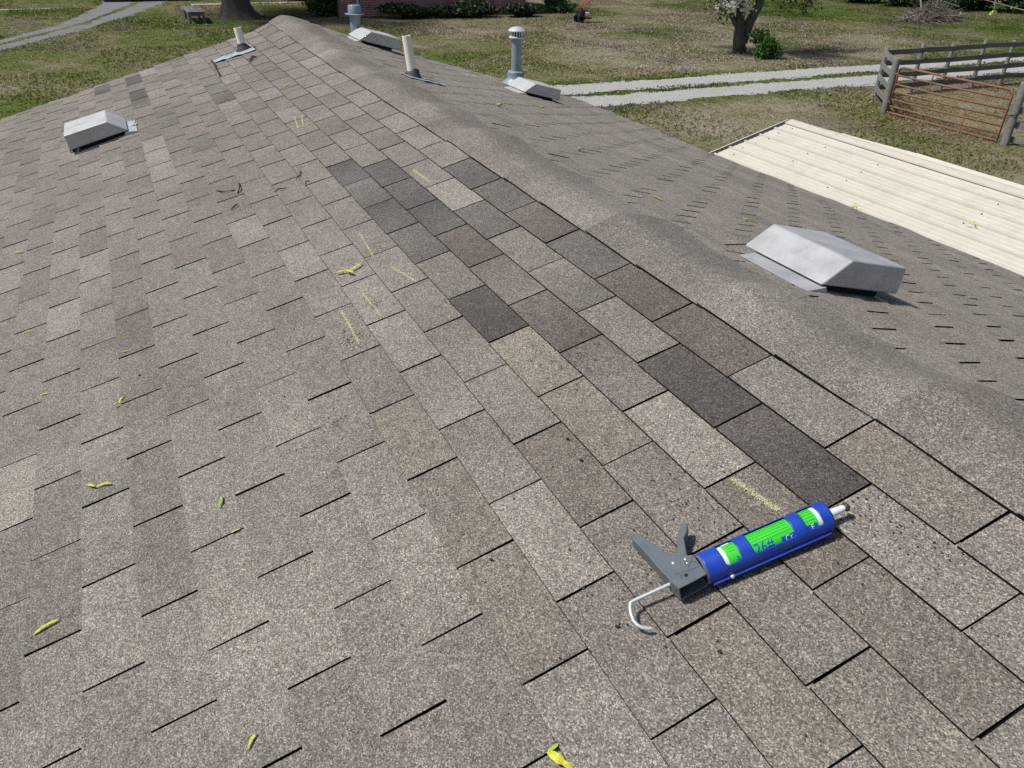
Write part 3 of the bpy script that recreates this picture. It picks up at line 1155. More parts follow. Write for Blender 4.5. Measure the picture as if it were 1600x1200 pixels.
for s, p, r in ((-0.0363, -0.0097, 0.0038), (-0.0247, 0.0105, 0.0013)):
    mb = MB()
    mb.lathe(G(s, p, 0.0474), gvec(0, 0, 1), [(0, r), (0.0003, r)], 14)
    obj('hole_shade', mb, M['dark_void'], body)  # flat dark disc, the shade of a hole put into its colour
for pts in ([(-0.0245, 0.0035), (-0.006, 0.020)], [(-0.041, -0.001), (-0.030, -0.003), (-0.007, -0.004)], [(-0.052, 0.002), (-0.046, 0.001), (-0.043, -0.006), (-0.047, -0.014)], [(-0.016, 0.011), (-0.0075, 0.008), (-0.0095, 0.003)]):
    mb = MB()
    mb.tube([G(s, p, 0.0475) for s, p in pts], 0.0004, 5)
    obj('moulded_line', mb, M['trim_gap_dark'], body)
mb = MB()
rod = [(0.0, 0.0, AXN), (-0.0643, -0.0016, AXN), (-0.139, -0.0030, 0.0300), (-0.1435, -0.0045, 0.0297), (-0.1475, -0.0115, 0.0285), (-0.1515, -0.024, 0.0255), (-0.1525, -0.034, 0.0225), (-0.1500, -0.0425, 0.0200), (-0.1450, -0.0490, 0.0175), (-0.1385, -0.0530, 0.0155), (-0.1310, -0.0560, 0.0140)]
mb.tube([G(*q) for q in rod], 0.0033, 10)
obj('push_rod', mb, M['zinc'], gun, auto=60)

# the cartridge in the gun
crt = thing('sealant_cartridge', G(0.12, 0, 0.006), 'green and white sealant cartridge inside the blue gun barrel', 'cartridge')
mb = MB()
mb.lathe(G(0.006, 0, AXN), axis, [(0, RI), (0.226, RI), (0.232, RI * 0.9), (0.234, 0.010), (0.238, 0.0085), (0.275, 0.0064), (0.2805, 0.0050)], 44)
obj('tube', mb, M['white'], crt, auto=40)
mb = MB()
mb.lathe(G(0.2855, 0.0005, AXN - 0.001), axis, [(0, 0.0050), (0.003, 0.0085), (0.007, 0.0088), (0.011, 0.004)], 12)
obj('sealant_blob', mb, M['goo'], crt, smooth=True)


def wrap(mb, s0, s1, a0, a1, r, mi=0, n=20):
    vs = []
    for i in range(n + 1):
        th = a0 + (a1 - a0) * i / n
        vs += [cyl(s0, th, r), cyl(s1, th, r)]
    mb.add(vs, [(2 * i, 2 * i + 2, 2 * i + 3, 2 * i + 1) for i in range(n)], mi)


mb = MB()
wrap(mb, 0.043, 0.2215, -math.pi, math.pi, RI + 0.00025, n=64)
lab = obj('label', mb, M['green'], crt, smooth=True)


def text_on(txt, s, th_top, size, mat, flip=1, name='lettering', r=0.0009):
    cu = bpy.data.curves.new('t', 'FONT')
    cu.body = txt
    cu.size = size
    cu.resolution_u = 3
    to = bpy.data.objects.new('t', cu)
    C.objects.link(to)
    dg = bpy.context.evaluated_depsgraph_get()
    me = bpy.data.meshes.new_from_object(to.evaluated_get(dg))
    bpy.data.objects.remove(to)
    mb = MB()
    mb.v = [tuple(cyl(s + v.co.x, th_top + v.co.y / RI, RI + r)) for v in me.vertices]
    mb.f = [tuple(p.vertices) for p in me.polygons]
    mb.m = [0] * len(mb.f)
    bpy.data.meshes.remove(me)
    if mb.f:
        return obj(name, mb, mat, lab)


mb = MB()
wrap(mb, 0.146, 0.218, math.radians(-100), math.radians(-43), RI + 0.0006)
obj('colour_block', mb, M['label_blue'], lab, smooth=True)
text_on('26#', 0.094, math.radians(-66), 0.0235, M['label_blue'])
text_on('a', 0.058, math.radians(-58), 0.0150, M['label_blue'])
text_on('C', 0.153, math.radians(-66), 0.0135, M['white'], r=0.0013)
text_on('r', 0.163, math.radians(-64), 0.0135, M['white'], r=0.0013)
text_on('E', 0.205, math.radians(-66), 0.0135, M['white'], r=0.0013)
# the small print: rows of tiny strokes too small to read
mb = MB()
r4 = random.Random(3)
for s0, s1, rows in ((0.050, 0.065, 4), (0.092, 0.171, 5), (0.197, 0.219, 5)):
    for k in range(rows):
        th = math.radians(26 - 13.5 * k)
        s = s0 + 0.001
        while s < s1 - 0.002:
            ln = r4.uniform(0.0012, 0.0042)
            wrap(mb, s, min(s + ln, s1), th, th + 0.042, RI + 0.0006, n=1)
            s += ln + 0.0011
obj('small_print', mb, M['label_dark'], lab, kind='stuff')
mb = MB()
wrap(mb, 0.0455, 0.0605, math.radians(30), math.radians(52), RI + 0.0007, n=6)
obj('label_patch', mb, M['white'], lab)

# ------------------------------------------------------------------ chalk marks on the shingles
def chalk(px0, px1, w=0.006, dens=1.0, seed=0):
    r = random.Random(seed)
    a, b = np.array(on_roof(1, *px0)), np.array(on_roof(1, *px1))
    L = np.linalg.norm(b - a)
    mb = MB()
    nrm = np.array([-(b - a)[1], (b - a)[0]]) / L
    for i in range(int(L * 4200 * dens)):
        q = a + (b - a) * r.random() + nrm * r.gauss(0, w * 0.36)
        z = r.uniform(0.0012, 0.0024)
        sz = r.uniform(0.0004, 0.0011)
        an = r.uniform(0, 3.14)
        P = []
        for k in range(4):
            an2 = an + k * math.pi / 2
            P.append(S(1, q[0] + sz * math.cos(an2), q[1] + sz * math.sin(an2), z))
        mb.add(P, [(0, 1, 2, 3)])
    return obj('chalk_mark', mb, M['chalk'], deckL, kind='stuff')


for k, (p0, p1, w, dn) in enumerate([((646, 266), (672, 285), 0.010, 1.6), ((562, 364), (584, 402), 0.005, 0.8), ((613, 418), (651, 441), 0.006, 1.0), ((566, 458), (597, 495), 0.006, 1.0),
                                     ((534, 486), (562, 538), 0.006, 1.0), ((1142, 747), (1216, 799), 0.010, 1.5), ((488, 171), (514, 165), 0.007, 1.0),
                                     ((457, 184), (469, 182), 0.008, 1.4), ((460, 183), (466, 200), 0.008, 1.4), ((472, 181), (474, 196), 0.008, 1.2), ((466, 200), (485, 193), 0.010, 1.6), ((470, 190), (482, 188), 0.008, 1.0)]):
    chalk(p0, p1, w, dn, 60 + k)

# bare spots where the granules are gone
for k, (px, py, sx, st, cnt) in enumerate([(550, 532, 0.045, 0.03, 130), (270, 266, 0.10, 0.05, 110), (320, 268, 0.12, 0.05, 150), (585, 478, 0.015, 0.012, 30), (1400, 800, 0.09, 0.035, 60),
                                           (1380, 850, 0.10, 0.04, 70), (1080, 780, 0.08, 0.04, 70), (880, 560, 0.09, 0.045, 110), (520, 640, 0.12, 0.06, 70), (430, 560, 0.14, 0.08, 110), (700, 760, 0.2, 0.12, 60), (950, 880, 0.12, 0.08, 60)]):
    x, t = on_roof(1, px, py)
    r = random.Random(300 + k)
    mb = MB()
    for i in range(cnt):
        q = (x + r.gauss(0, sx), t + r.gauss(0, st))
        sz = r.uniform(0.0010, 0.0027)
        an = r.uniform(0, 3)
        mb.add([S(1, q[0] + sz * math.cos(an + j * 1.26) * r.uniform(0.6, 1.2), q[1] + sz * math.sin(an + j * 1.26), 0.0021) for j in range(5)], [(0, 1, 2, 3, 4)])
    obj('bare_specks', mb, M['twig'], deckL, kind='stuff')

# ------------------------------------------------------------------ fallen leaves and twigs
def leaf_mesh(fn, ang, L, W, curl, seed, lobes=1):
    """fn(dx, dt, h) -> world; a narrow curled leaf"""
    r = random.Random(seed)
    mb = MB()
    for q in range(lobes):
        a0 = ang + q * 2.3 + (r.uniform(-0.3, 0.3) if q else 0)
        k = 8
        x = y = 0.0
        vs = []
        bend = r.uniform(-1.1, 1.1) * (1.4 if lobes > 1 else 0.6)
        LL = L * (1 if q == 0 else r.uniform(0.5, 0.8))
        for i in range(k + 1):
            s = i / k
            a = a0 + bend * (s - 0.3)
            w = W * 0.62 * (math.sin(math.pi * min(1, 0.08 + s * 0.92)) ** 0.7) * r.uniform(0.65, 1.15) + 0.0006
            h = 0.003 + curl * math.sin(math.pi * s) + 0.004 * q
            for sgn, hh in ((-1, 0.0025), (0, 0.0), (1, 0.003)):
                vs.append(fn(x - sgn * w * math.sin(a), y + sgn * w * math.cos(a), h + hh * (1 if W > 0.003 else 0.4)))
            x += LL / k * math.cos(a)
            y += LL / k * math.sin(a)
        mb.add(vs, [(3 * i + j, 3 * i + j + 1, 3 * i + j + 4, 3 * i + j + 3) for i in range(k) for j in range(2)])
    return mb


# side, pixel of one end, pixel of the other end, half width, lobes, material, label
LEAVES = [
    (1, (543, 427), (571, 412), 0.007, 3, 'yleaf', 'bright yellow forked leaf cluster in the middle of the left slope'),
    (1, (152, 764), (180, 755), 0.005, 2, 'yleaf', 'bent yellow leaf above the left edge, between two slots'),
    (1, (343, 795), (349, 776), 0.005, 1, 'gleaf', 'small upright greenish leaf left of centre'),
    (1, (55, 994), (96, 968), 0.0065, 1, 'yleaf', 'long narrow yellow leaf at the lower left'),
    (1, (389, 1174), (402, 1146), 0.004, 1, 'yleaf', 'thin pale twisted leaf near the bottom edge'),
    (1, (857, 1176), (897, 1206), 0.010, 1, 'yleaf', 'broad bright yellow leaf cut by the bottom edge'),
    (1, (858, 1176), (871, 1167), 0.005, 1, 'gleaf', 'tiny green leaf bud touching the broad yellow leaf at the bottom'),
    (1, (23, 397), (37, 394), 0.006, 1, 'yleaf', 'small yellow leaf near the left edge of the picture'),
    (1, (188, 632), (194, 621), 0.005, 2, 'yleaf', 'small crumpled yellow leaf below the left middle'),
    (1, (192, 552), (203, 549), 0.003, 1, 'gleaf', 'tiny pale green fleck above the crumpled yellow leaf'),
    (1, (64, 619), (79, 615), 0.003, 1, 'yleaf', 'tiny yellow fleck left of the crumpled yellow leaf'),
    (1, (36, 523), (50, 517), 0.003, 1, 'yleaf', 'yellow fleck lying in a slot at the far left'),
    (1, (363, 834), (374, 829), 0.003, 1, 'yleaf', 'yellow scrap caught at the end of a slot left of centre'),
    (1, (444, 136), (451, 133), 0.010, 1, 'yleaf', 'small yellow leaf near the far end of the left slope'),
    (-1, (1021, 309), (1034, 316), 0.008, 1, 'yleaf', 'curled yellow leaf on the right slope left of the nearest vent'),
    (-1, (1163, 343), (1183, 348), 0.008, 2, 'gleaf', 'yellow-green leaf just beyond the nearest vent'),
    (-1, (1513, 465), (1528, 469), 0.008, 1, 'gleaf', 'green leaf on the right slope beyond the nearest vent, by the picture edge'),
    (-1, (775, 166), (783, 164), 0.012, 2, 'gleaf', 'yellow-green leaf on the right slope below the pale vent'),
    (-1, (842, 168), (850, 167), 0.010, 1, 'gleaf', 'small green leaf just under the pale vent by the tall flue'),
    (-1, (902, 234), (911, 233), 0.008, 2, 'gleaf', 'small green leaf among the slots at the middle of the right slope'),
]
for k, (side, p0, p1, W, lob, mt, label) in enumerate(LEAVES):
    a, b = np.array(on_roof(side, *p0)), np.array(on_roof(side, *p1))
    d = b - a
    L = max(0.02, np.linalg.norm(d))
    ang = math.atan2(d[1], d[0])
    mb = leaf_mesh(lambda dx, dt, h, a=a, side=side: S(side, a[0] + dx, a[1] + dt, h), ang, L, W, min(0.004, L * 0.05), k, lob)
    o = obj('fallen_leaf', mb, M[mt], smooth=True)
    md = o.modifiers.new('thick', 'SOLIDIFY')
    md.thickness = 0.0006
    tag(o, label, 'leaf', 'fallen leaves')
TWIGS = [([(338, 299), (347, 302), (358, 301), (367, 297)], 0.0035, 'long curved dark twig below the peppered tabs on the left slope'),
         ([(374, 287), (376, 293), (375, 299), (372, 302)], 0.005, 'short hooked dark twig above the straight one'),
         ([(362, 329), (368, 325), (373, 321)], 0.005, 'short straight dark twig with a knob on the left slope'),
         ([(463, 282), (469, 277), (471, 271), (469, 267)], 0.004, 'hooked twig on the edge of a course left of the chalk marks'),
         ([(478, 289), (479, 286), (485, 285)], 0.004, 'small curled twig right of the hooked twig'),
         ([(429, 301), (437, 298), (449, 296)], 0.004, 'twig lying out of a slot left of the curled twig'),
         ([(330, 95), (336, 103), (340, 112), (345, 120)], 0.010, 'thick black stick across the courses near the short pipe'),
         ([(391, 98), (396, 92), (402, 92)], 0.012, 'black crumpled scrap near the short pipe')]
for k, (pts, rad, label) in enumerate(TWIGS):
    q = [on_roof(1, *p) for p in pts]
    mb = MB()
    mb.tube([S(1, x, t, rad * 0.8 + 0.001 + 0.006 * math.sin(1.3 * i)) for i, (x, t) in enumerate(q)], [rad * (0.5 + 0.5 * (i % 2)) * 0.8 for i in range(len(q))], 6)
    tag(obj('fallen_twig', mb, M['twig'], smooth=True), label, 'twig', 'twigs on the left slope')
for k, (px, py, label) in enumerate([(909, 720, 'black tar bit on a tan tab right of centre'), (888, 687, 'tiny black bit on the tan tab above the tar bit'), (966, 981, 'black speck left of the hooked rod end'), (1126, 1020, 'black speck right of the hooked rod end, below the gun'),
                                    (769, 876, 'small black bit on a reddish tab below centre'), (219, 587, 'black speck on a pale tab at the left')]):
    x, t = on_roof(1, px, py)
    mb = MB()
    mb.box(S(1, x, t, 0.003), (0.005, 0.0035, 0.004), k)
    mb.box(S(1, x + 0.003, t + 0.002, 0.0028), (0.0035, 0.003, 0.003), k + 1)
    tag(obj('tar_bit', mb, M['twig']), label, 'tar bit', 'black bits on the shingles')

# ------------------------------------------------------------------ cream metal roofed shed beside the house
SA = math.radians(14.6)
SX1, SY, SZ = 6.83, -6.065, -1.30
SX0 = -3.0
SLEN = 2.75
shed = thing('shed', ((SX0 + SX1) / 2, SY, GZ), 'low shed with a cream ribbed metal roof beside the house', 'shed')


def SH(x, d, h, side=1):
    return np.array([x, SY + side * (d * math.cos(SA) + h * math.sin(SA)), SZ - d * math.sin(SA) + h * math.cos(SA)])


RIB = 0.229
prof = []
for i in range(4):
    b0 = i * RIB
    prof += [(b0, 0.0), (b0 + 0.007, 0.021), (b0 + 0.022, 0.021), (b0 + 0.029, 0.0), (b0 + 0.09, 0.0), (b0 + 0.096, 0.004), (b0 + 0.106, 0.004), (b0 + 0.112, 0.0), (b0 + 0.152, 0.0), (b0 + 0.158, 0.004), (b0 + 0.168, 0.004), (b0 + 0.174, 0.0)]
prof.append((4 * RIB, 0.0))
for side in (1, -1):
    for pn in range(3):
        d0 = 0.02 + pn * 4 * RIB
        mb = MB()
        xs = np.linspace(SX0, SX1, 14)
        vs = []
        for x in xs:
            for d, h in prof:
                wob = 0.0025 * math.sin(x * 2.1 + d * 5 + pn)
                vs.append(SH(x, d0 + d, h + wob + 0.0012 * pn, side))
        k = len(prof)
        fs = [(i * k + j, (i + 1) * k + j, (i + 1) * k + j + 1, i * k + j + 1) for i in range(len(xs) - 1) for j in range(k - 1)]
        mb.add(vs, fs if side > 0 else [f[::-1] for f in fs])
        o = obj('metal_panel', mb, M['cream'], shed)
        md = o.modifiers.new('thick', 'SOLIDIFY')
        md.thickness = 0.001
        md.offset = -1
mb = MB()
vs = []
for x in np.linspace(SX0, SX1 + 0.01, 12):
    for d, h, sd in ((0.10, 0.010, 1), (0.095, 0.024, 1), (0.012, 0.030, 1), (0.012, 0.030, -1), (0.095, 0.024, -1), (0.10, 0.010, -1)):
        vs.append(SH(x, d, h, sd))
mb.add(vs, [(i * 6 + j + 1, i * 6 + j, (i + 1) * 6 + j, (i + 1) * 6 + j + 1)[::-1] for i in range(11) for j in range(5)])
o = obj('ridge_flashing', mb, M['cream'], shed)
mb = MB()
for side in (1, -1):
    mb.beam(SH(SX1 + 0.030, 0.0, -0.045, side), SH(SX1 + 0.030, SLEN, -0.045, side), 0.055, 0.08)
obj('rake_gap_shade', mb, M['trim_gap_dark'], shed, kind='stuff')  # dark strip added as the shade of the gap inside the trim
for side in (1, -1):
    mb = MB()
    mb.beam(SH(SX1 + 0.068, 0.0, -0.03, side), SH(SX1 + 0.068, SLEN, -0.03, side), 0.018, 0.085)
    obj('rake_trim', mb, M['cream'], shed)
mb = MB()
r5 = random.Random(9)
for xx in (5.95, 5.17, 3.75, 2.4, 1.0):
    for i in range(12):
        d = 0.02 + i * RIB + 0.06
        if d > 0.2 and r5.random() < 0.85:
            p = SH(xx + r5.uniform(-0.03, 0.03), d, 0.003)
            mb.lathe(p, (0, math.sin(SA), math.cos(SA)), [(0, 0.008), (0.004, 0.008), (0.006, 0.005)], 6)
for i in range(14):
    p = SH(SX1 - 0.12 - 0.08 * r5.random(), 0.15 + 0.18 * i, 0.003)
    mb.lathe(p, (0, math.sin(SA), math.cos(SA)), [(0, 0.009), (0.004, 0.009)], 6)
obj('screw_heads', mb, M['screw'], shed, kind='stuff')
mb = MB()
yw = SLEN * math.cos(SA) - 0.15
zt = SZ - (SLEN - 0.15) * math.sin(SA) - 0.05
mb.add([(SX0 + 0.1, SY - yw, GZ), (SX1 - 0.1, SY - yw, GZ), (SX1 - 0.1, SY + yw, GZ), (SX0 + 0.1, SY + yw, GZ), (SX0 + 0.1, SY - yw, zt), (SX1 - 0.1, SY - yw, zt), (SX1 - 0.1, SY + yw, zt), (SX0 + 0.1, SY + yw, zt), (SX0 + 0.1, SY, SZ - 0.06), (SX1 - 0.1, SY, SZ - 0.06)],
       [(0, 1, 5, 4), (3, 7, 6, 2), (1, 2, 6, 9, 5), (0, 4, 8, 7, 3)])
obj('wall', mb, M['siding'], shed)
for k, (px, py, L, label) in enumerate([(1335, 327, 0.10, 'yellow-green leaf tuft on the edge of the cream metal roof'), (1520, 355, 0.07, 'small green leaf sprig in the middle of the cream metal roof')]):
    d = ray(px, py)
    n = np.array([0, math.sin(SA), math.cos(SA)])
    X = CAM + d * ((n @ (np.array([0, SY, SZ]) - CAM)) / (n @ d))
    mb = leaf_mesh(lambda dx, dt, h, X=X: X + np.array([dx, dt * math.cos(SA), -dt * math.sin(SA)]) + n * (h + 0.018), 0.6, L, 0.009, 0.015, 90 + k, 5 if k == 0 else 3)
    o = obj('fallen_leaf', mb, M['gleaf'], smooth=True)
    tag(o, label, 'leaf', 'fallen leaves')

# ------------------------------------------------------------------ board fence and gate
def post(name, x, y, h, parent, w=0.13, lean=(0, 0), mat='wood'):
    mb = MB()
    mb.tube([(x, y, GZ - 0.1), (x + lean[0] * 0.5, y + lean[1] * 0.5, GZ + h * 0.5), (x + lean[0], y + lean[1], GZ + h - 0.02), (x + lean[0], y + lean[1], GZ + h)], [w / 2, w / 2 * 0.97, w / 2 * 0.95, w / 2 * 0.7], 9)
    return obj(name, mb, M[mat], parent, auto=40)


FX = 16.17
fence = thing('board_fence', (FX, -24, GZ), 'long grey four-board fence running along the gravel driveway', 'fence')
fy = [-18.52, -20.0, -21.3, -22.7, -24.05, -25.5, -27.0, -28.5, -30.0]
for i, y in enumerate(fy):
    post('post', FX, y, 1.30 + (0.06 if i % 2 else 0), fence, 0.12, (rng.uniform(-0.03, 0.03), rng.uniform(-0.03, 0.03)))
RZ = [0.24, 0.56, 0.88, 1.20]
for a, b in zip(fy[:-1], fy[1:]):
    for z in RZ:
        mb = MB()
        mb.beam((FX - 0.075, a + 0.005, GZ + z + rng.uniform(-0.025, 0.025)), (FX - 0.075, b - 0.005 + 0.01, GZ + z + rng.uniform(-0.025, 0.025)), 0.028, 0.135)
        obj('rail', mb, M['wood_dark'], fence)
jog = thing('fence_jog', (15.3, -17.7, GZ), 'short slanting four-rail fence piece between the long fence and the red gate', 'fence')
post('gate_post', 14.37, -16.89, 1.36, jog, 0.19, (0.03, -0.02))
for z in RZ:
    mb = MB()
    mb.beam((16.12, -18.40, GZ + z), (14.42, -16.98, GZ + z + 0.02), 0.03, 0.14)
    obj('rail', mb, M['wood'], jog)
f2 = thing('paddock_fence', (9.5, -17.2, GZ), 'grey board fence right of the red gate', 'fence')
post('gate_post', 10.84, -16.85, 1.36, f2, 0.19, (0.04, -0.05))
for k, (x, y) in enumerate([(9.3, -17.4), (7.8, -17.95)]):
    post('post', x, y, 1.25, f2, 0.13)
for (xa_, ya_), (xb_, yb_) in (((10.84, -16.85), (9.3, -17.4)), ((9.3, -17.4), (7.8, -17.95))):
    for z in (0.12, 0.44, 0.76, 1.08):
        mb = MB()
        mb.beam((xa_, ya_ - 0.1, GZ + z), (xb_, yb_ - 0.1, GZ + z), 0.03, 0.135)
        obj('rail', mb, M['wood'], f2)
gate = thing('tube_gate', (12.6, -16.87, GZ), 'rusty red tubular farm gate hung between two grey posts', 'gate')
gx0, gx1, gy = 14.19, 11.03, -16.83
gz0, gz1 = GZ + 0.05, GZ + 1.17
mb = MB()
rc = 0.12
path = []
for cx_, cz_, a0 in ((gx0 - rc, gz1 - rc, 0), (gx1 + rc, gz1 - rc, 90)):
    for k in range(5):
        a = math.radians(a0 + 22.5 * k)
        path.append((cx_ + rc * math.cos(a), gy, cz_ + rc * math.sin(a)))
path = [(gx0, gy, gz0)] + path + [(gx1, gy, gz0), (gx0, gy, gz0)]
mb.tube(path, 0.028, 8)
obj('frame', mb, M['rust'], gate, smooth=True)
for z in (0.16, 0.33, 0.52, 0.70, 0.92):
    mb = MB()
    mb.tube([(gx0, gy, gz0 + z), ((gx0 + gx1) / 2, gy + 0.01, gz0 + z - 0.012), (gx1, gy, gz0 + z)], 0.024, 8)
    obj('cross_tube', mb, M['rust'], gate, smooth=True)
for x, za, zb in ((13.15, 0.72, 1.12), (13.15, 0.0, 0.20), (12.0, 0.0, 0.55)):
    mb = MB()
    mb.beam((x, gy + 0.024, gz0 + za), (x, gy + 0.024, gz0 + zb), 0.03, 0.008, up=(0, 1, 0))
    obj('brace', mb, M['rust'], gate)
for z in (0.25, 0.95):
    mb = MB()
    mb.tube([(gx0, gy, gz0 + z), (gx0 + 0.10, gy - 0.02, gz0 + z)], 0.018, 6)
    obj('hinge', mb, M['rust'], gate)
mb = MB()
mb.tube([(gx1 + 0.02, gy, gz0 + 0.62), (gx1 - 0.10, gy + 0.06, gz0 + 0.60), (gx1 - 0.24, gy + 0.05, gz0 + 0.63), (gx1 - 0.28, gy - 0.06, gz0 + 0.64)], 0.010, 6)
obj('chain', mb, M['trim_gap_dark'], gate)


# ------------------------------------------------------------------ foliage
def leaf_cloud(mb, centers, size, r, mi=0, flat=0.0, asp=0.55):
    n = len(centers)
    a = r.normal(size=(n, 3))
    a[:, 2] += flat * np.sign(a[:, 2])
    a /= np.linalg.norm(a, axis=1)[:, None]
    u = np.cross(a, r.normal(size=(n, 3)))
    u /= np.linalg.norm(u, axis=1)[:, None]
    w = np.cross(a, u)
    s = size * r.uniform(0.6, 1.3, n)[:, None]
    P = np.stack([centers - u * s, centers - w * s * asp + a * s * 0.12, centers + u * s, centers + w * s * asp + a * s * 0.12], 1).reshape(-1, 3)
    b = len(mb.v)
    mb.v += [tuple(p) for p in P.tolist()]
    mb.f += [(b + 4 * i, b + 4 * i + 1, b + 4 * i + 2, b + 4 * i + 3) for i in range(n)]
    mb.m += [mi] * n


def blob_points(c, rad, n, r, shell=0.6):
    d = r.normal(size=(n, 3))
    d /= np.linalg.norm(d, axis=1)[:, None]
    q = r.uniform(0, 1, n) ** (1 / 3)
    q = shell + (1 - shell) * q
    wob = 1 + 0.25 * np.sin(d[:, 0] * 5 + c[0]) * np.cos(d[:, 1] * 4 + c[1]) + 0.15 * np.sin(d[:, 2] * 9)
    return np.array(c) + d * np.array(rad) * (q * wob)[:, None]


def shrub(name, c, rad, n, size, mat, label, group, seed, kind='shrub'):
    r = np.random.default_rng(seed)
    s = thing(name, (c[0], c[1], GZ), label, kind, group)
    mb = MB()
    for k in range(5):
        a = r.uniform(0, 6.28)
        mb.tube([(c[0], c[1], GZ - 0.05), (c[0] + 0.5 * rad[0] * math.cos(a), c[1] + 0.5 * rad[1] * math.sin(a), GZ + rad[2] * 1.1)], [0.03, 0.008], 5)
    obj('stems', mb, M['bark_dark'], s, kind='stuff')
    mb = MB()
    nb = 9
    for k in range(nb):
        o = r.uniform(-0.6, 0.6, 3) * np.array(rad)
        cc = np.array([c[0], c[1], GZ + rad[2]]) + o
        pts = blob_points(cc, np.array(rad) * r.uniform(0.45, 0.65), n // nb, r, 0.35)
        pts[:, 2] = np.maximum(pts[:, 2], GZ + 0.03)
        leaf_cloud(mb, pts, size, r)
    obj('foliage', mb, M[mat], s, kind='stuff')
    return s


# pear tree with blossom
def limb(mb, a, b, r0, r1, bow, r, n=6):
    a, b = np.array(a, float), np.array(b, float)
    path, rad = [], []
    for i in range(6):
        s = i / 5
        p = a + (b - a) * s + np.array(bow) * math.sin(math.pi * s) + r.normal(size=3) * r0 * 0.25 * (0 < i < 5)
        path.append(p)
        rad.append(r0 + (r1 - r0) * s)
    mb.tube(path, rad, n)
    return path


rt = np.random.default_rng(4)
tx, ty = 24.1, -20.05
tree = thing('pear_tree', (tx, ty, GZ), 'forked tree with white blossom beside the gravel driveway', 'tree')
mb = MB()
limb(mb, (tx, ty, GZ - 0.1), (tx + 0.05, ty + 0.0, GZ + 0.95), 0.27, 0.22, (0, 0.03, 0), rt, 10)
limb(mb, (tx + 0.05, ty + 0.05, GZ + 0.75), (tx + 0.2, ty + 0.30, GZ + 3.4), 0.17, 0.13, (0, 0.05, 0), rt, 9)
limb(mb, (tx + 0.0, ty - 0.10, GZ + 0.35), (tx - 0.1, ty - 0.95, GZ + 3.6), 0.19, 0.14, (0, -0.05, 0), rt, 9)
limb(mb, (tx + 0.1, ty + 0.16, GZ + 0.9), (tx + 0.2, ty + 0.48, GZ + 1.35), 0.11, 0.09, (0, 0.02, 0), rt, 8)
obj('trunk', mb, M['bark'], tree, smooth=True)
mb = MB()
tips = []
for k in range(26):
    side = 1 if k % 2 else -1
    b0 = (tx + 0.2, ty + 0.32, GZ + rt.uniform(2.0, 3.3)) if side > 0 else (tx - 0.1, ty - 0.85, GZ + rt.uniform(2.0, 3.5))
    a = rt.uniform(0, 6.28)
    e = np.array([b0[0] + 2.6 * math.cos(a) * rt.uniform(0.5, 1), b0[1] + 2.6 * math.sin(a) * rt.uniform(0.5, 1), GZ + rt.uniform(2.3, 5.6)])
    path = limb(mb, b0, e, 0.06, 0.012, (0, 0, 0.25), rt, 5)
    tips += path[2:]
# drooping sprays seen under the crown
for (dx, dy, z) in ((0.3, 1.45, 2.05), (0.1, 0.75, 1.75), (0.2, 1.0, 1.55), (-0.2, -1.9, 1.9), (-0.2, -2.6, 1.75), (0.0, -3.1, 1.8), (0.1, 0.3, 1.6)):
    e = np.array([tx + dx, ty + dy, GZ + z])
    path = limb(mb, (tx + 0.1, ty + dy * 0.55, GZ + 3.4), e, 0.03, 0.006, (0, 0, 0.15), rt, 4)
    tips += [path[-1]] * 2 + [path[-2]]
obj('branches', mb, M['bark_dark'], tree, kind='stuff')
mb = MB()
pts, bl = [], []
for p in tips:
    q = np.array(p) + rt.normal(size=(60, 3)) * 0.26
    pts.append(q)
    if p[1] > ty - 0.2:
        bl.append(np.array(p) + rt.normal(size=(16, 3)) * 0.15)
for (dy, z) in ((0.95, 1.72), (0.55, 1.62), (0.35, 1.9), (1.4, 2.2), (0.2, 2.1), (0.75, 2.15), (0.05, 1.75), (-0.10, 1.45), (0.45, 1.55)):
    bl.append(np.array([tx - 0.1, ty + 0.25 + dy * 1.15, GZ + z + 0.05]) + rt.normal(size=(34, 3)) * [0.13, 0.15, 0.11] + np.array([-0.25, 0.1, 0]))
leaf_cloud(mb, np.concatenate(pts), 0.065, rt)
obj('crown', mb, M['leaf'], tree, kind='stuff')
mb = MB()
leaf_cloud(mb, np.concatenate(bl), 0.055, rt, asp=0.9)
obj('blossom', mb, M['blossom'], tree, kind='stuff')
shrub('bush', (22.75, -20.05), (0.42, 0.55, 0.46), 2200, 0.06, 'leaf_bright', 'green bush at the foot of the blossoming tree', None, 31, 'bush')

# broad old tree on the left
ox, oy = 39.6, -4.1
oak = thing('old_tree', (ox, oy, GZ), 'broad old tree trunk on the lawn beyond the roof peak', 'tree')
mb = MB()
prof = [(-0.15, 1.05), (0.06, 0.86), (0.25, 0.70), (0.6, 0.60), (1.2, 0.56), (2.6, 0.52), (3.4, 0.55)]
n = 28
vs = []
for z, r in prof:
    for k in range(n):
        a = 2 * math.pi * k / n
        fl_ = 1 + (0.26 * max(0, 1 - z / 0.7)) * max(0, math.cos(5 * a + 0.7)) + 0.05 * math.sin(9 * a)
        vs.append((ox + r * fl_ * math.cos(a), oy + r * fl_ * math.sin(a), GZ + z))
mb.add(vs, [(i * n + k, i * n + (k + 1) % n, (i + 1) * n + (k + 1) % n, (i + 1) * n + k) for i in range(len(prof) - 1) for k in range(n)])
obj('trunk', mb, M['bark'], oak, smooth=True)
mb = MB()
ro = np.random.default_rng(8)
tips = []
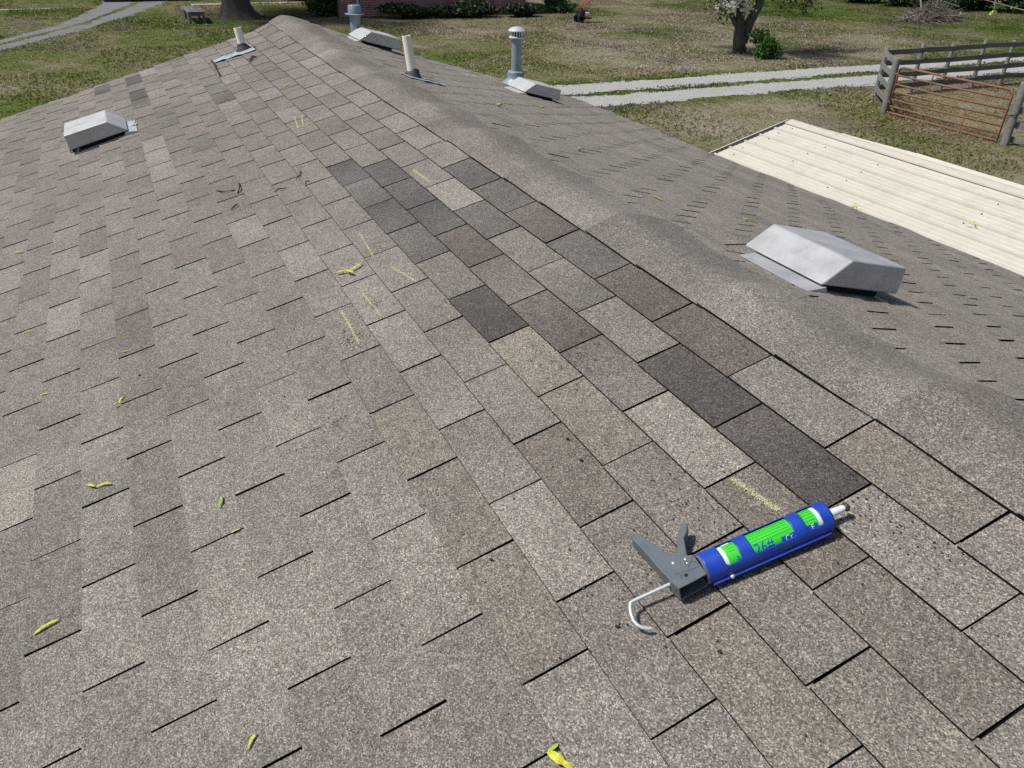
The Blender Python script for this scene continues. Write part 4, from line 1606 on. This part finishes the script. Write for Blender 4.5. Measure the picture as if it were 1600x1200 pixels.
for k in range(22):
    a = ro.uniform(0, 6.28)
    e = np.array([ox + ro.uniform(2, 5.5) * math.cos(a), oy + ro.uniform(2, 5.5) * math.sin(a), GZ + ro.uniform(4.5, 10)])
    tips += limb(mb, (ox, oy, GZ + 3.2), e, 0.28, 0.04, (0, 0, 0.6), ro, 6)[2:]
obj('limbs', mb, M['bark'], oak, kind='stuff')
mb = MB()
leaf_cloud(mb, np.concatenate([p + ro.normal(size=(70, 3)) * 0.75 for p in tips]), 0.17, ro)
obj('crown', mb, M['leaf'], oak, kind='stuff')

# ------------------------------------------------------------------ brick house with hedge shrubs
bh = thing('brick_house', (40.3, -13.7, GZ), 'red brick house behind the dark hedge shrubs', 'house')
mb = MB()
mb.box((41.3, -13.3, GZ + 1.3), (5.8, 9.6, 2.6))
obj('wall', mb, M['brick'], bh)
mb = MB()
for s in (1, -1):
    P = []
    for y in (-18.6, -8.0):
        P += [(41.3 - s * 3.4, y, GZ + 2.55), (41.3, y, GZ + 4.2), (41.3, y, GZ + 4.32), (41.3 - s * 3.4, y, GZ + 2.67)]
    mb.hexa(P)
obj('roof', mb, M['roofgrey'], bh)
mb = MB()
dy_ = -9.35
mb.tube([(38.33, dy_, GZ + 2.5), (38.33, dy_, GZ + 0.25), (38.20, dy_, GZ + 0.12), (38.0, dy_, GZ + 0.08)], 0.045, 6)
obj('downspout', mb, M['white'], bh)
GRP = 'hedge shrubs along the brick house'
shrub('hedge_shrub', (37.35, -11.45), (0.55, 1.25, 0.30), 3600, 0.085, 'leaf_dark', 'dark hedge shrub left in the row against the brick wall', GRP, 51)
shrub('hedge_shrub', (37.05, -14.15), (0.60, 1.85, 0.35), 4600, 0.085, 'leaf_dark', 'widest dark hedge shrub in the middle of the brick wall', GRP, 52)
shrub('hedge_shrub', (36.75, -17.2), (0.50, 1.05, 0.27), 2800, 0.085, 'leaf_dark', 'smaller dark hedge shrub at the right end of the brick wall', GRP, 53)
shrub('bush', (39.0, -8.1), (0.9, 1.0, 0.7), 2600, 0.09, 'leaf', 'loose green bush at the left corner of the brick house', None, 54, 'bush')
shrub('bush', (38.2, -20.2), (0.9, 1.3, 0.35), 1800, 0.08, 'leaf', 'low green growth right of the brick house corner', None, 55, 'bush')
shrub('bush', (46.5, -8.6), (1.0, 1.4, 0.7), 2400, 0.10, 'leaf_dark', 'dark bush far behind the roof peak', None, 56, 'bush')

# ------------------------------------------------------------------ tiller
tl = thing('garden_tiller', (33.9, -18.75, GZ), 'small red garden tiller standing on the lawn', 'tiller')
X0, Y0 = 33.9, -18.75
mb = MB()
mb.box((X0, Y0, GZ + 0.42), (0.34, 0.30, 0.26), 0.4)
mb.lathe((X0, Y0, GZ + 0.55), (0, 0, 1), [(0, 0.11), (0.06, 0.11), (0.08, 0.06)], 14)
obj('engine', mb, M['black'], tl, bevel=0.02)
mb = MB()
mb.box((X0 - 0.05, Y0 - 0.28, GZ + 0.36), (0.22, 0.26, 0.12), 0.4)
obj('tank', mb, M['white'], tl, bevel=0.03)
for s in (-1, 1):
    mb = MB()
    mb.lathe((X0 + s * 0.18 - 0.04, Y0 + 0.05, GZ + 0.19), (1, 0, 0), [(0, 0.19), (0.08, 0.19), (0.08, 0.08), (0, 0.08)], 18)
    obj('wheel', mb, M['black'], tl, auto=40)
    mb = MB()
    mb.tube([(X0 + s * 0.12, Y0, GZ + 0.45), (X0 + s * 0.16, Y0 - 0.20, GZ + 0.75), (X0 + s * 0.20, Y0 - 0.45, GZ + 1.02)], 0.018, 6)
    obj('handlebar', mb, M['red'], tl)
mb = MB()
P = []
for dz in (0.0, 0.02):
    P += [(X0 - 0.22, Y0 - 0.18, GZ + 0.78 + dz), (X0 + 0.22, Y0 - 0.18, GZ + 0.78 + dz), (X0 + 0.22, Y0 - 0.48, GZ + 1.02 + dz), (X0 - 0.22, Y0 - 0.48, GZ + 1.02 + dz)]
mb.hexa(P)
obj('control_panel', mb, M['red'], tl)
mb = MB()
mb.box((X0 - 0.02, Y0 - 0.32, GZ + 0.20), (0.5, 0.30, 0.10), 0.1)
obj('tine_guard', mb, M['red'], tl, bevel=0.03)

# ------------------------------------------------------------------ weathered bench by the old tree
X0, Y0 = 38.6, -2.15
bn = thing('plank_bench', (X0, Y0, GZ), 'weathered low plank bench left of the old tree', 'bench')
for k in range(3):
    mb = MB()
    mb.box((X0 + 0.1, Y0 - 0.26 + 0.26 * k, GZ + 0.45), (2.3, 0.22, 0.045), 0.03 * (k - 1))
    obj('plank', mb, M['wood'], bn)
for x in (-0.95, 0.95):
    for y in (-0.28, 0.28):
        mb = MB()
        mb.box((X0 + x, Y0 + y, GZ + 0.21), (0.10, 0.10, 0.44))
        obj('leg', mb, M['wood'], bn)
    mb = MB()
    mb.box((X0 + x, Y0, GZ + 0.36), (0.06, 0.62, 0.12))
    obj('cross_piece', mb, M['wood_dark'], bn)

# ------------------------------------------------------------------ parked car at the top of the gravel drive
CX, CY = 48.35, -0.75
car = thing('parked_car', (CX, CY, GZ), 'black car parked across the top of the gravel drive', 'car')
mb = MB()
sec = [(-2.25, 0.35, 0.72), (-2.15, 0.30, 0.85), (-1.2, 0.24, 0.95), (-0.7, 0.24, 1.0), (1.6, 0.24, 1.02), (2.15, 0.30, 0.98), (2.25, 0.38, 0.85)]
vs = []
for y, z0, z1 in sec:
    vs += [(CX - 0.88, CY + y, GZ + z0), (CX + 0.88, CY + y, GZ + z0), (CX + 0.86, CY + y, GZ + z1), (CX - 0.86, CY + y, GZ + z1)]
fs = [(i * 4 + k, i * 4 + (k + 1) % 4, (i + 1) * 4 + (k + 1) % 4, (i + 1) * 4 + k) for i in range(len(sec) - 1) for k in range(4)] + [(3, 2, 1, 0), tuple(len(vs) - 4 + k for k in range(4))]
mb.add(vs, fs)
obj('body', mb, M['carpaint'], car, bevel=0.05)
mb = MB()
P = []
for z, y0, y1, w in ((0.98, -1.0, 1.95, 0.80), (1.55, -0.3, 1.6, 0.66)):
    P += [(CX - w, CY + y0, GZ + z), (CX + w, CY + y0, GZ + z), (CX + w, CY + y1, GZ + z), (CX - w, CY + y1, GZ + z)]
mb.hexa(P)
obj('cabin', mb, M['glass'], car, bevel=0.05)
for x in (-0.80, 0.80):
    for y in (-1.4, 1.4):
        mb = MB()
        mb.lathe((CX + x - 0.1, CY + y, GZ + 0.32), (1, 0, 0), [(0, 0.20), (0.0, 0.32), (0.2, 0.32), (0.2, 0.20)], 20)
        obj('wheel', mb, M['black'], car, auto=40)

# ------------------------------------------------------------------ brush pile and wood edge, far right
r6 = np.random.default_rng(12)
BX, BY = 29.9, -37.6
bp = thing('brush_pile', (BX, BY, GZ), 'heap of cut branches at the edge of the wood', 'brush pile')
mb = MB()
for k in range(420):
    a = r6.uniform(0, 6.28)
    rr_ = r6.uniform(0, 1) ** 0.6
    c = np.array([BX + 1.0 * rr_ * math.cos(a), BY + 1.9 * rr_ * math.sin(a), GZ + 0.05 + 0.95 * (1 - rr_) * r6.uniform(0.3, 1.1)])
    d = r6.normal(size=3) * [1, 1, 0.45]
    d /= np.linalg.norm(d)
    L = r6.uniform(0.2, 0.8)
    p0, p1 = c - d * L, c + d * L
    p0[2], p1[2] = max(p0[2], GZ + 0.01), max(p1[2], GZ + 0.01)
    mb.tube([p0, (p0 + p1) / 2 + r6.normal(size=3) * 0.04, p1], [r6.uniform(0.008, 0.02), 0.012, 0.005], 4)
obj('branches', mb, M['stick'], bp, kind='stuff')
for a, b, rr_ in (((BX + 0.2, BY + 0.5, GZ + 0.2), (BX + 0.5, BY + 0.7, GZ + 1.2), 0.05), ((BX + 0.1, BY - 0.3, GZ + 0.95), (BX - 0.2, BY - 1.6, GZ + 0.65), 0.05), ((BX - 0.6, BY - 1.4, GZ + 0.0), (BX - 0.5, BY - 1.45, GZ + 0.45), 0.05)):
    mb = MB()
    mb.tube([a, b], [rr_, rr_ * 0.8], 7)
    obj('log', mb, M['concrete'], bp)
bt = thing('bare_tree', (BX - 0.5, BY + 0.4, GZ), 'slender bare tree leaning over the brush pile', 'tree')
mb = MB()
limb(mb, (BX - 0.55, BY + 0.35, GZ - 0.05), (BX + 0.3, BY - 0.25, GZ + 2.6), 0.10, 0.07, (0, 0.05, 0), r6, 7)
limb(mb, (BX + 0.25, BY - 0.2, GZ + 2.4), (BX + 0.6, BY - 0.1, GZ + 4.2), 0.07, 0.03, (0, 0, 0), r6, 6)
obj('trunk', mb, M['bark'], bt, smooth=True)
mb = MB()
for k in range(12):
    a = r6.uniform(0, 6.28)
    limb(mb, (BX + 0.2, BY - 0.2, GZ + r6.uniform(1.5, 3.5)), (BX + 1.6 * math.cos(a), BY + 1.6 * math.sin(a), GZ + r6.uniform(0.6, 4.5)), 0.02, 0.005, (0, 0, 0.3), r6, 4)
obj('branches', mb, M['stick'], bt, kind='stuff')
WG = 'dark undergrowth along the wood edge'
wl = ['dark undergrowth clump furthest left at the wood edge', 'dark undergrowth clump behind the left of the brush pile', 'dark undergrowth clump right behind the brush pile', 'dark undergrowth clump right of the brush pile', 'dark undergrowth clump at the right picture edge']
for k, (x, y, a, b, h) in enumerate([(38.6, -41.5, 1.2, 2.2, 0.9), (35.8, -43.2, 1.3, 2.6, 1.0), (33.6, -44.6, 1.2, 2.4, 1.1), (32.3, -47.2, 1.4, 2.2, 1.2), (29.6, -48.0, 1.5, 2.3, 1.0)]):
    shrub('undergrowth', (x, y), (a, b, h), 3000, 0.12, 'leaf_dark', wl[k], WG, 70 + k, 'undergrowth')

# tree standing right of the picture, one thin branch reaches in
rb = np.random.default_rng(3)
tr = thing('budding_tree', (16.5, -27.0, GZ), 'thin budding branch of a tree reaching in at the top right corner', 'tree')
e0 = on_ground(1528, -3, -1.2)
e1 = on_ground(1604, 17, -1.2)
d_ = (e0 - e1)
mb = MB()
base = np.array([e1[0] - 2.6, e1[1] - 2.2, GZ])
limb(mb, base - [0, 0, 0.1], base + [0.1, 0.1, 3.6], 0.16, 0.09, (0, 0, 0), rb, 8)
obj('trunk', mb, M['bark_dark'], tr, smooth=True)
tr.location = base.tolist()
tr['_o'] = base.tolist()
for ch in list(tr.children):
    ch.location = (np.array(ch['_o']) - base).tolist()
mb = MB()
mb.tube([base + [0.05, 0.05, 2.1], (base + [0, 0, 2.2] + e1) / 2, e1, e0, e0 + (e0 - e1) * 0.5], [0.04, 0.025, 0.016, 0.010, 0.004], 5)
tw = e1 + (e0 - e1) * 0.62
mb.tube([tw, tw + [-0.15, 0.10, -0.30]], [0.012, 0.004], 4)
mb.tube([tw, tw + [0.25, -0.2, 0.45]], [0.010, 0.004], 4)
obj('branch', mb, M['stick'], tr)
mb = MB()
leaf_cloud(mb, np.concatenate([tw + np.array([-0.14, 0.10, -0.28]) + rb.normal(size=(10, 3)) * 0.05, e1 + (e0 - e1) * 0.25 + rb.normal(size=(5, 3)) * 0.04, e0 + rb.normal(size=(6, 3)) * 0.05]), 0.06, rb)
obj('buds', mb, M['gleaf'], tr, kind='stuff')

# ------------------------------------------------------------------ grass tufts, petals, dead leaves
def in_view(P):
    q, dpt = project(P)
    return (dpt > 1) & (q[:, 0] > -60) & (q[:, 0] < 1660) & (q[:, 1] > -30) & (q[:, 1] < 330)


def off_track(P):
    x, y = P[:, 0], P[:, 1]
    a = ((x > 17.62) & (x < 18.66)) | ((x > 19.34) & (x < 20.32))
    lo = np.interp(x, [22, 31.85, 37.4, 45.8, 60], [8.6, 4.77, 1.9, -1.33, -5])
    hi = np.interp(x, [23, 34.5, 38.9, 46.4, 60], [12.2, 5.0, 3.1, 1.4, 0.5])
    f = (y - lo) / (hi - lo)
    b = (x > 21) & (f > 0.02) & (f < 0.98) & ~((f > 0.45) & (f < 0.56) & (x < 44))
    s = (x < 7.2) & (y > -9.2)
    return ~(a | b | s)


nT = 430000
P = np.stack([nrng.uniform(7, 50, nT), nrng.uniform(-52, 14, nT), np.full(nT, GZ)], 1)
P = P[in_view(P) & off_track(P)]
n = len(P)
ang = nrng.uniform(0, 6.28, n)
hgt = nrng.uniform(0.015, 0.05, n) * (0.6 + 0.8 * (np.sin(P[:, 0] * 0.7) * np.cos(P[:, 1] * 0.9) > 0))
wd = nrng.uniform(0.012, 0.04, n)
ca, sa = np.cos(ang) * wd, np.sin(ang) * wd
lx, ly = nrng.normal(size=n) * 0.035, nrng.normal(size=n) * 0.035
A = np.stack([P[:, 0] - ca, P[:, 1] - sa, P[:, 2] - 0.002], 1)
B = np.stack([P[:, 0] + ca, P[:, 1] + sa, P[:, 2] - 0.002], 1)
D = np.stack([P[:, 0] + lx, P[:, 1] + ly, P[:, 2] + hgt], 1)


def tri_object(name, tris, mat, label=None, cat=None):
    tris = np.stack(tris, 1).reshape(-1, 3)
    me = bpy.data.meshes.new(name)
    me.vertices.add(len(tris))
    me.vertices.foreach_set('co', tris.reshape(-1))
    nf = len(tris) // 3
    me.loops.add(len(tris))
    me.loops.foreach_set('vertex_index', np.arange(len(tris), dtype=np.int32))
    me.polygons.add(nf)
    me.polygons.foreach_set('loop_start', np.arange(nf, dtype=np.int32) * 3)
    me.materials.append(mat)
    me.update(calc_edges=True)
    o = bpy.data.objects.new(name, me)
    C.objects.link(o)
    o['kind'] = 'stuff'
    if label:
        tag(o, label, cat)
    return o


tri_object('grass', (A, B, D), M['tuft'], 'rough mown grass over the whole yard', 'grass')


def scatter(name, pts, size, mat, label, cat):
    n = len(pts)
    a = nrng.uniform(0, 6.28, n)
    s = size * nrng.uniform(0.5, 1.4, n)
    tris = []
    for k in range(3):
        an = a + k * 2.09
        tris.append(np.stack([pts[:, 0] + s * np.cos(an), pts[:, 1] + s * np.sin(an), pts[:, 2] + nrng.uniform(0.015, 0.06, n)], 1))
    return tri_object(name, tris, mat, label, cat)


pp = np.concatenate([np.stack([nrng.normal(24.5, 4.5, 5200), nrng.normal(-18.5, 5.0, 5200), np.full(5200, GZ)], 1),
                     np.stack([nrng.normal(29, 3.0, 2600), nrng.normal(-25.5, 3.5, 2600), np.full(2600, GZ)], 1),
                     np.stack([nrng.uniform(14, 40, 2500), nrng.uniform(-24, 8, 2500), np.full(2500, GZ)], 1)])
pp = pp[in_view(pp) & off_track(pp)]
scatter('petals', pp, 0.020, M['petal'], 'fallen white petals sprinkled over the grass', 'petals')
dl = np.concatenate([np.stack([nrng.uniform(9, 46, 7000), nrng.uniform(-34, 8, 7000), np.full(7000, GZ)], 1),
                     np.stack([nrng.normal(12.8, 1.3, 1500), nrng.normal(-16.2, 0.7, 1500), np.full(1500, GZ)], 1),
                     np.stack([nrng.normal(29.4, 1.5, 900), nrng.normal(-38.5, 1.5, 900), np.full(900, GZ)], 1),
                     np.stack([nrng.normal(31.0, 1.0, 1500), nrng.normal(-43.5, 3.0, 1500), np.full(1500, GZ)], 1)])
dl = dl[in_view(dl) & off_track(dl)]
scatter('dead_leaves', dl, 0.030, M['straw'], 'scattered dry brown leaves in the grass', 'leaves')

for o in bpy.data.objects:
    if '_o' in o:
        del o['_o']
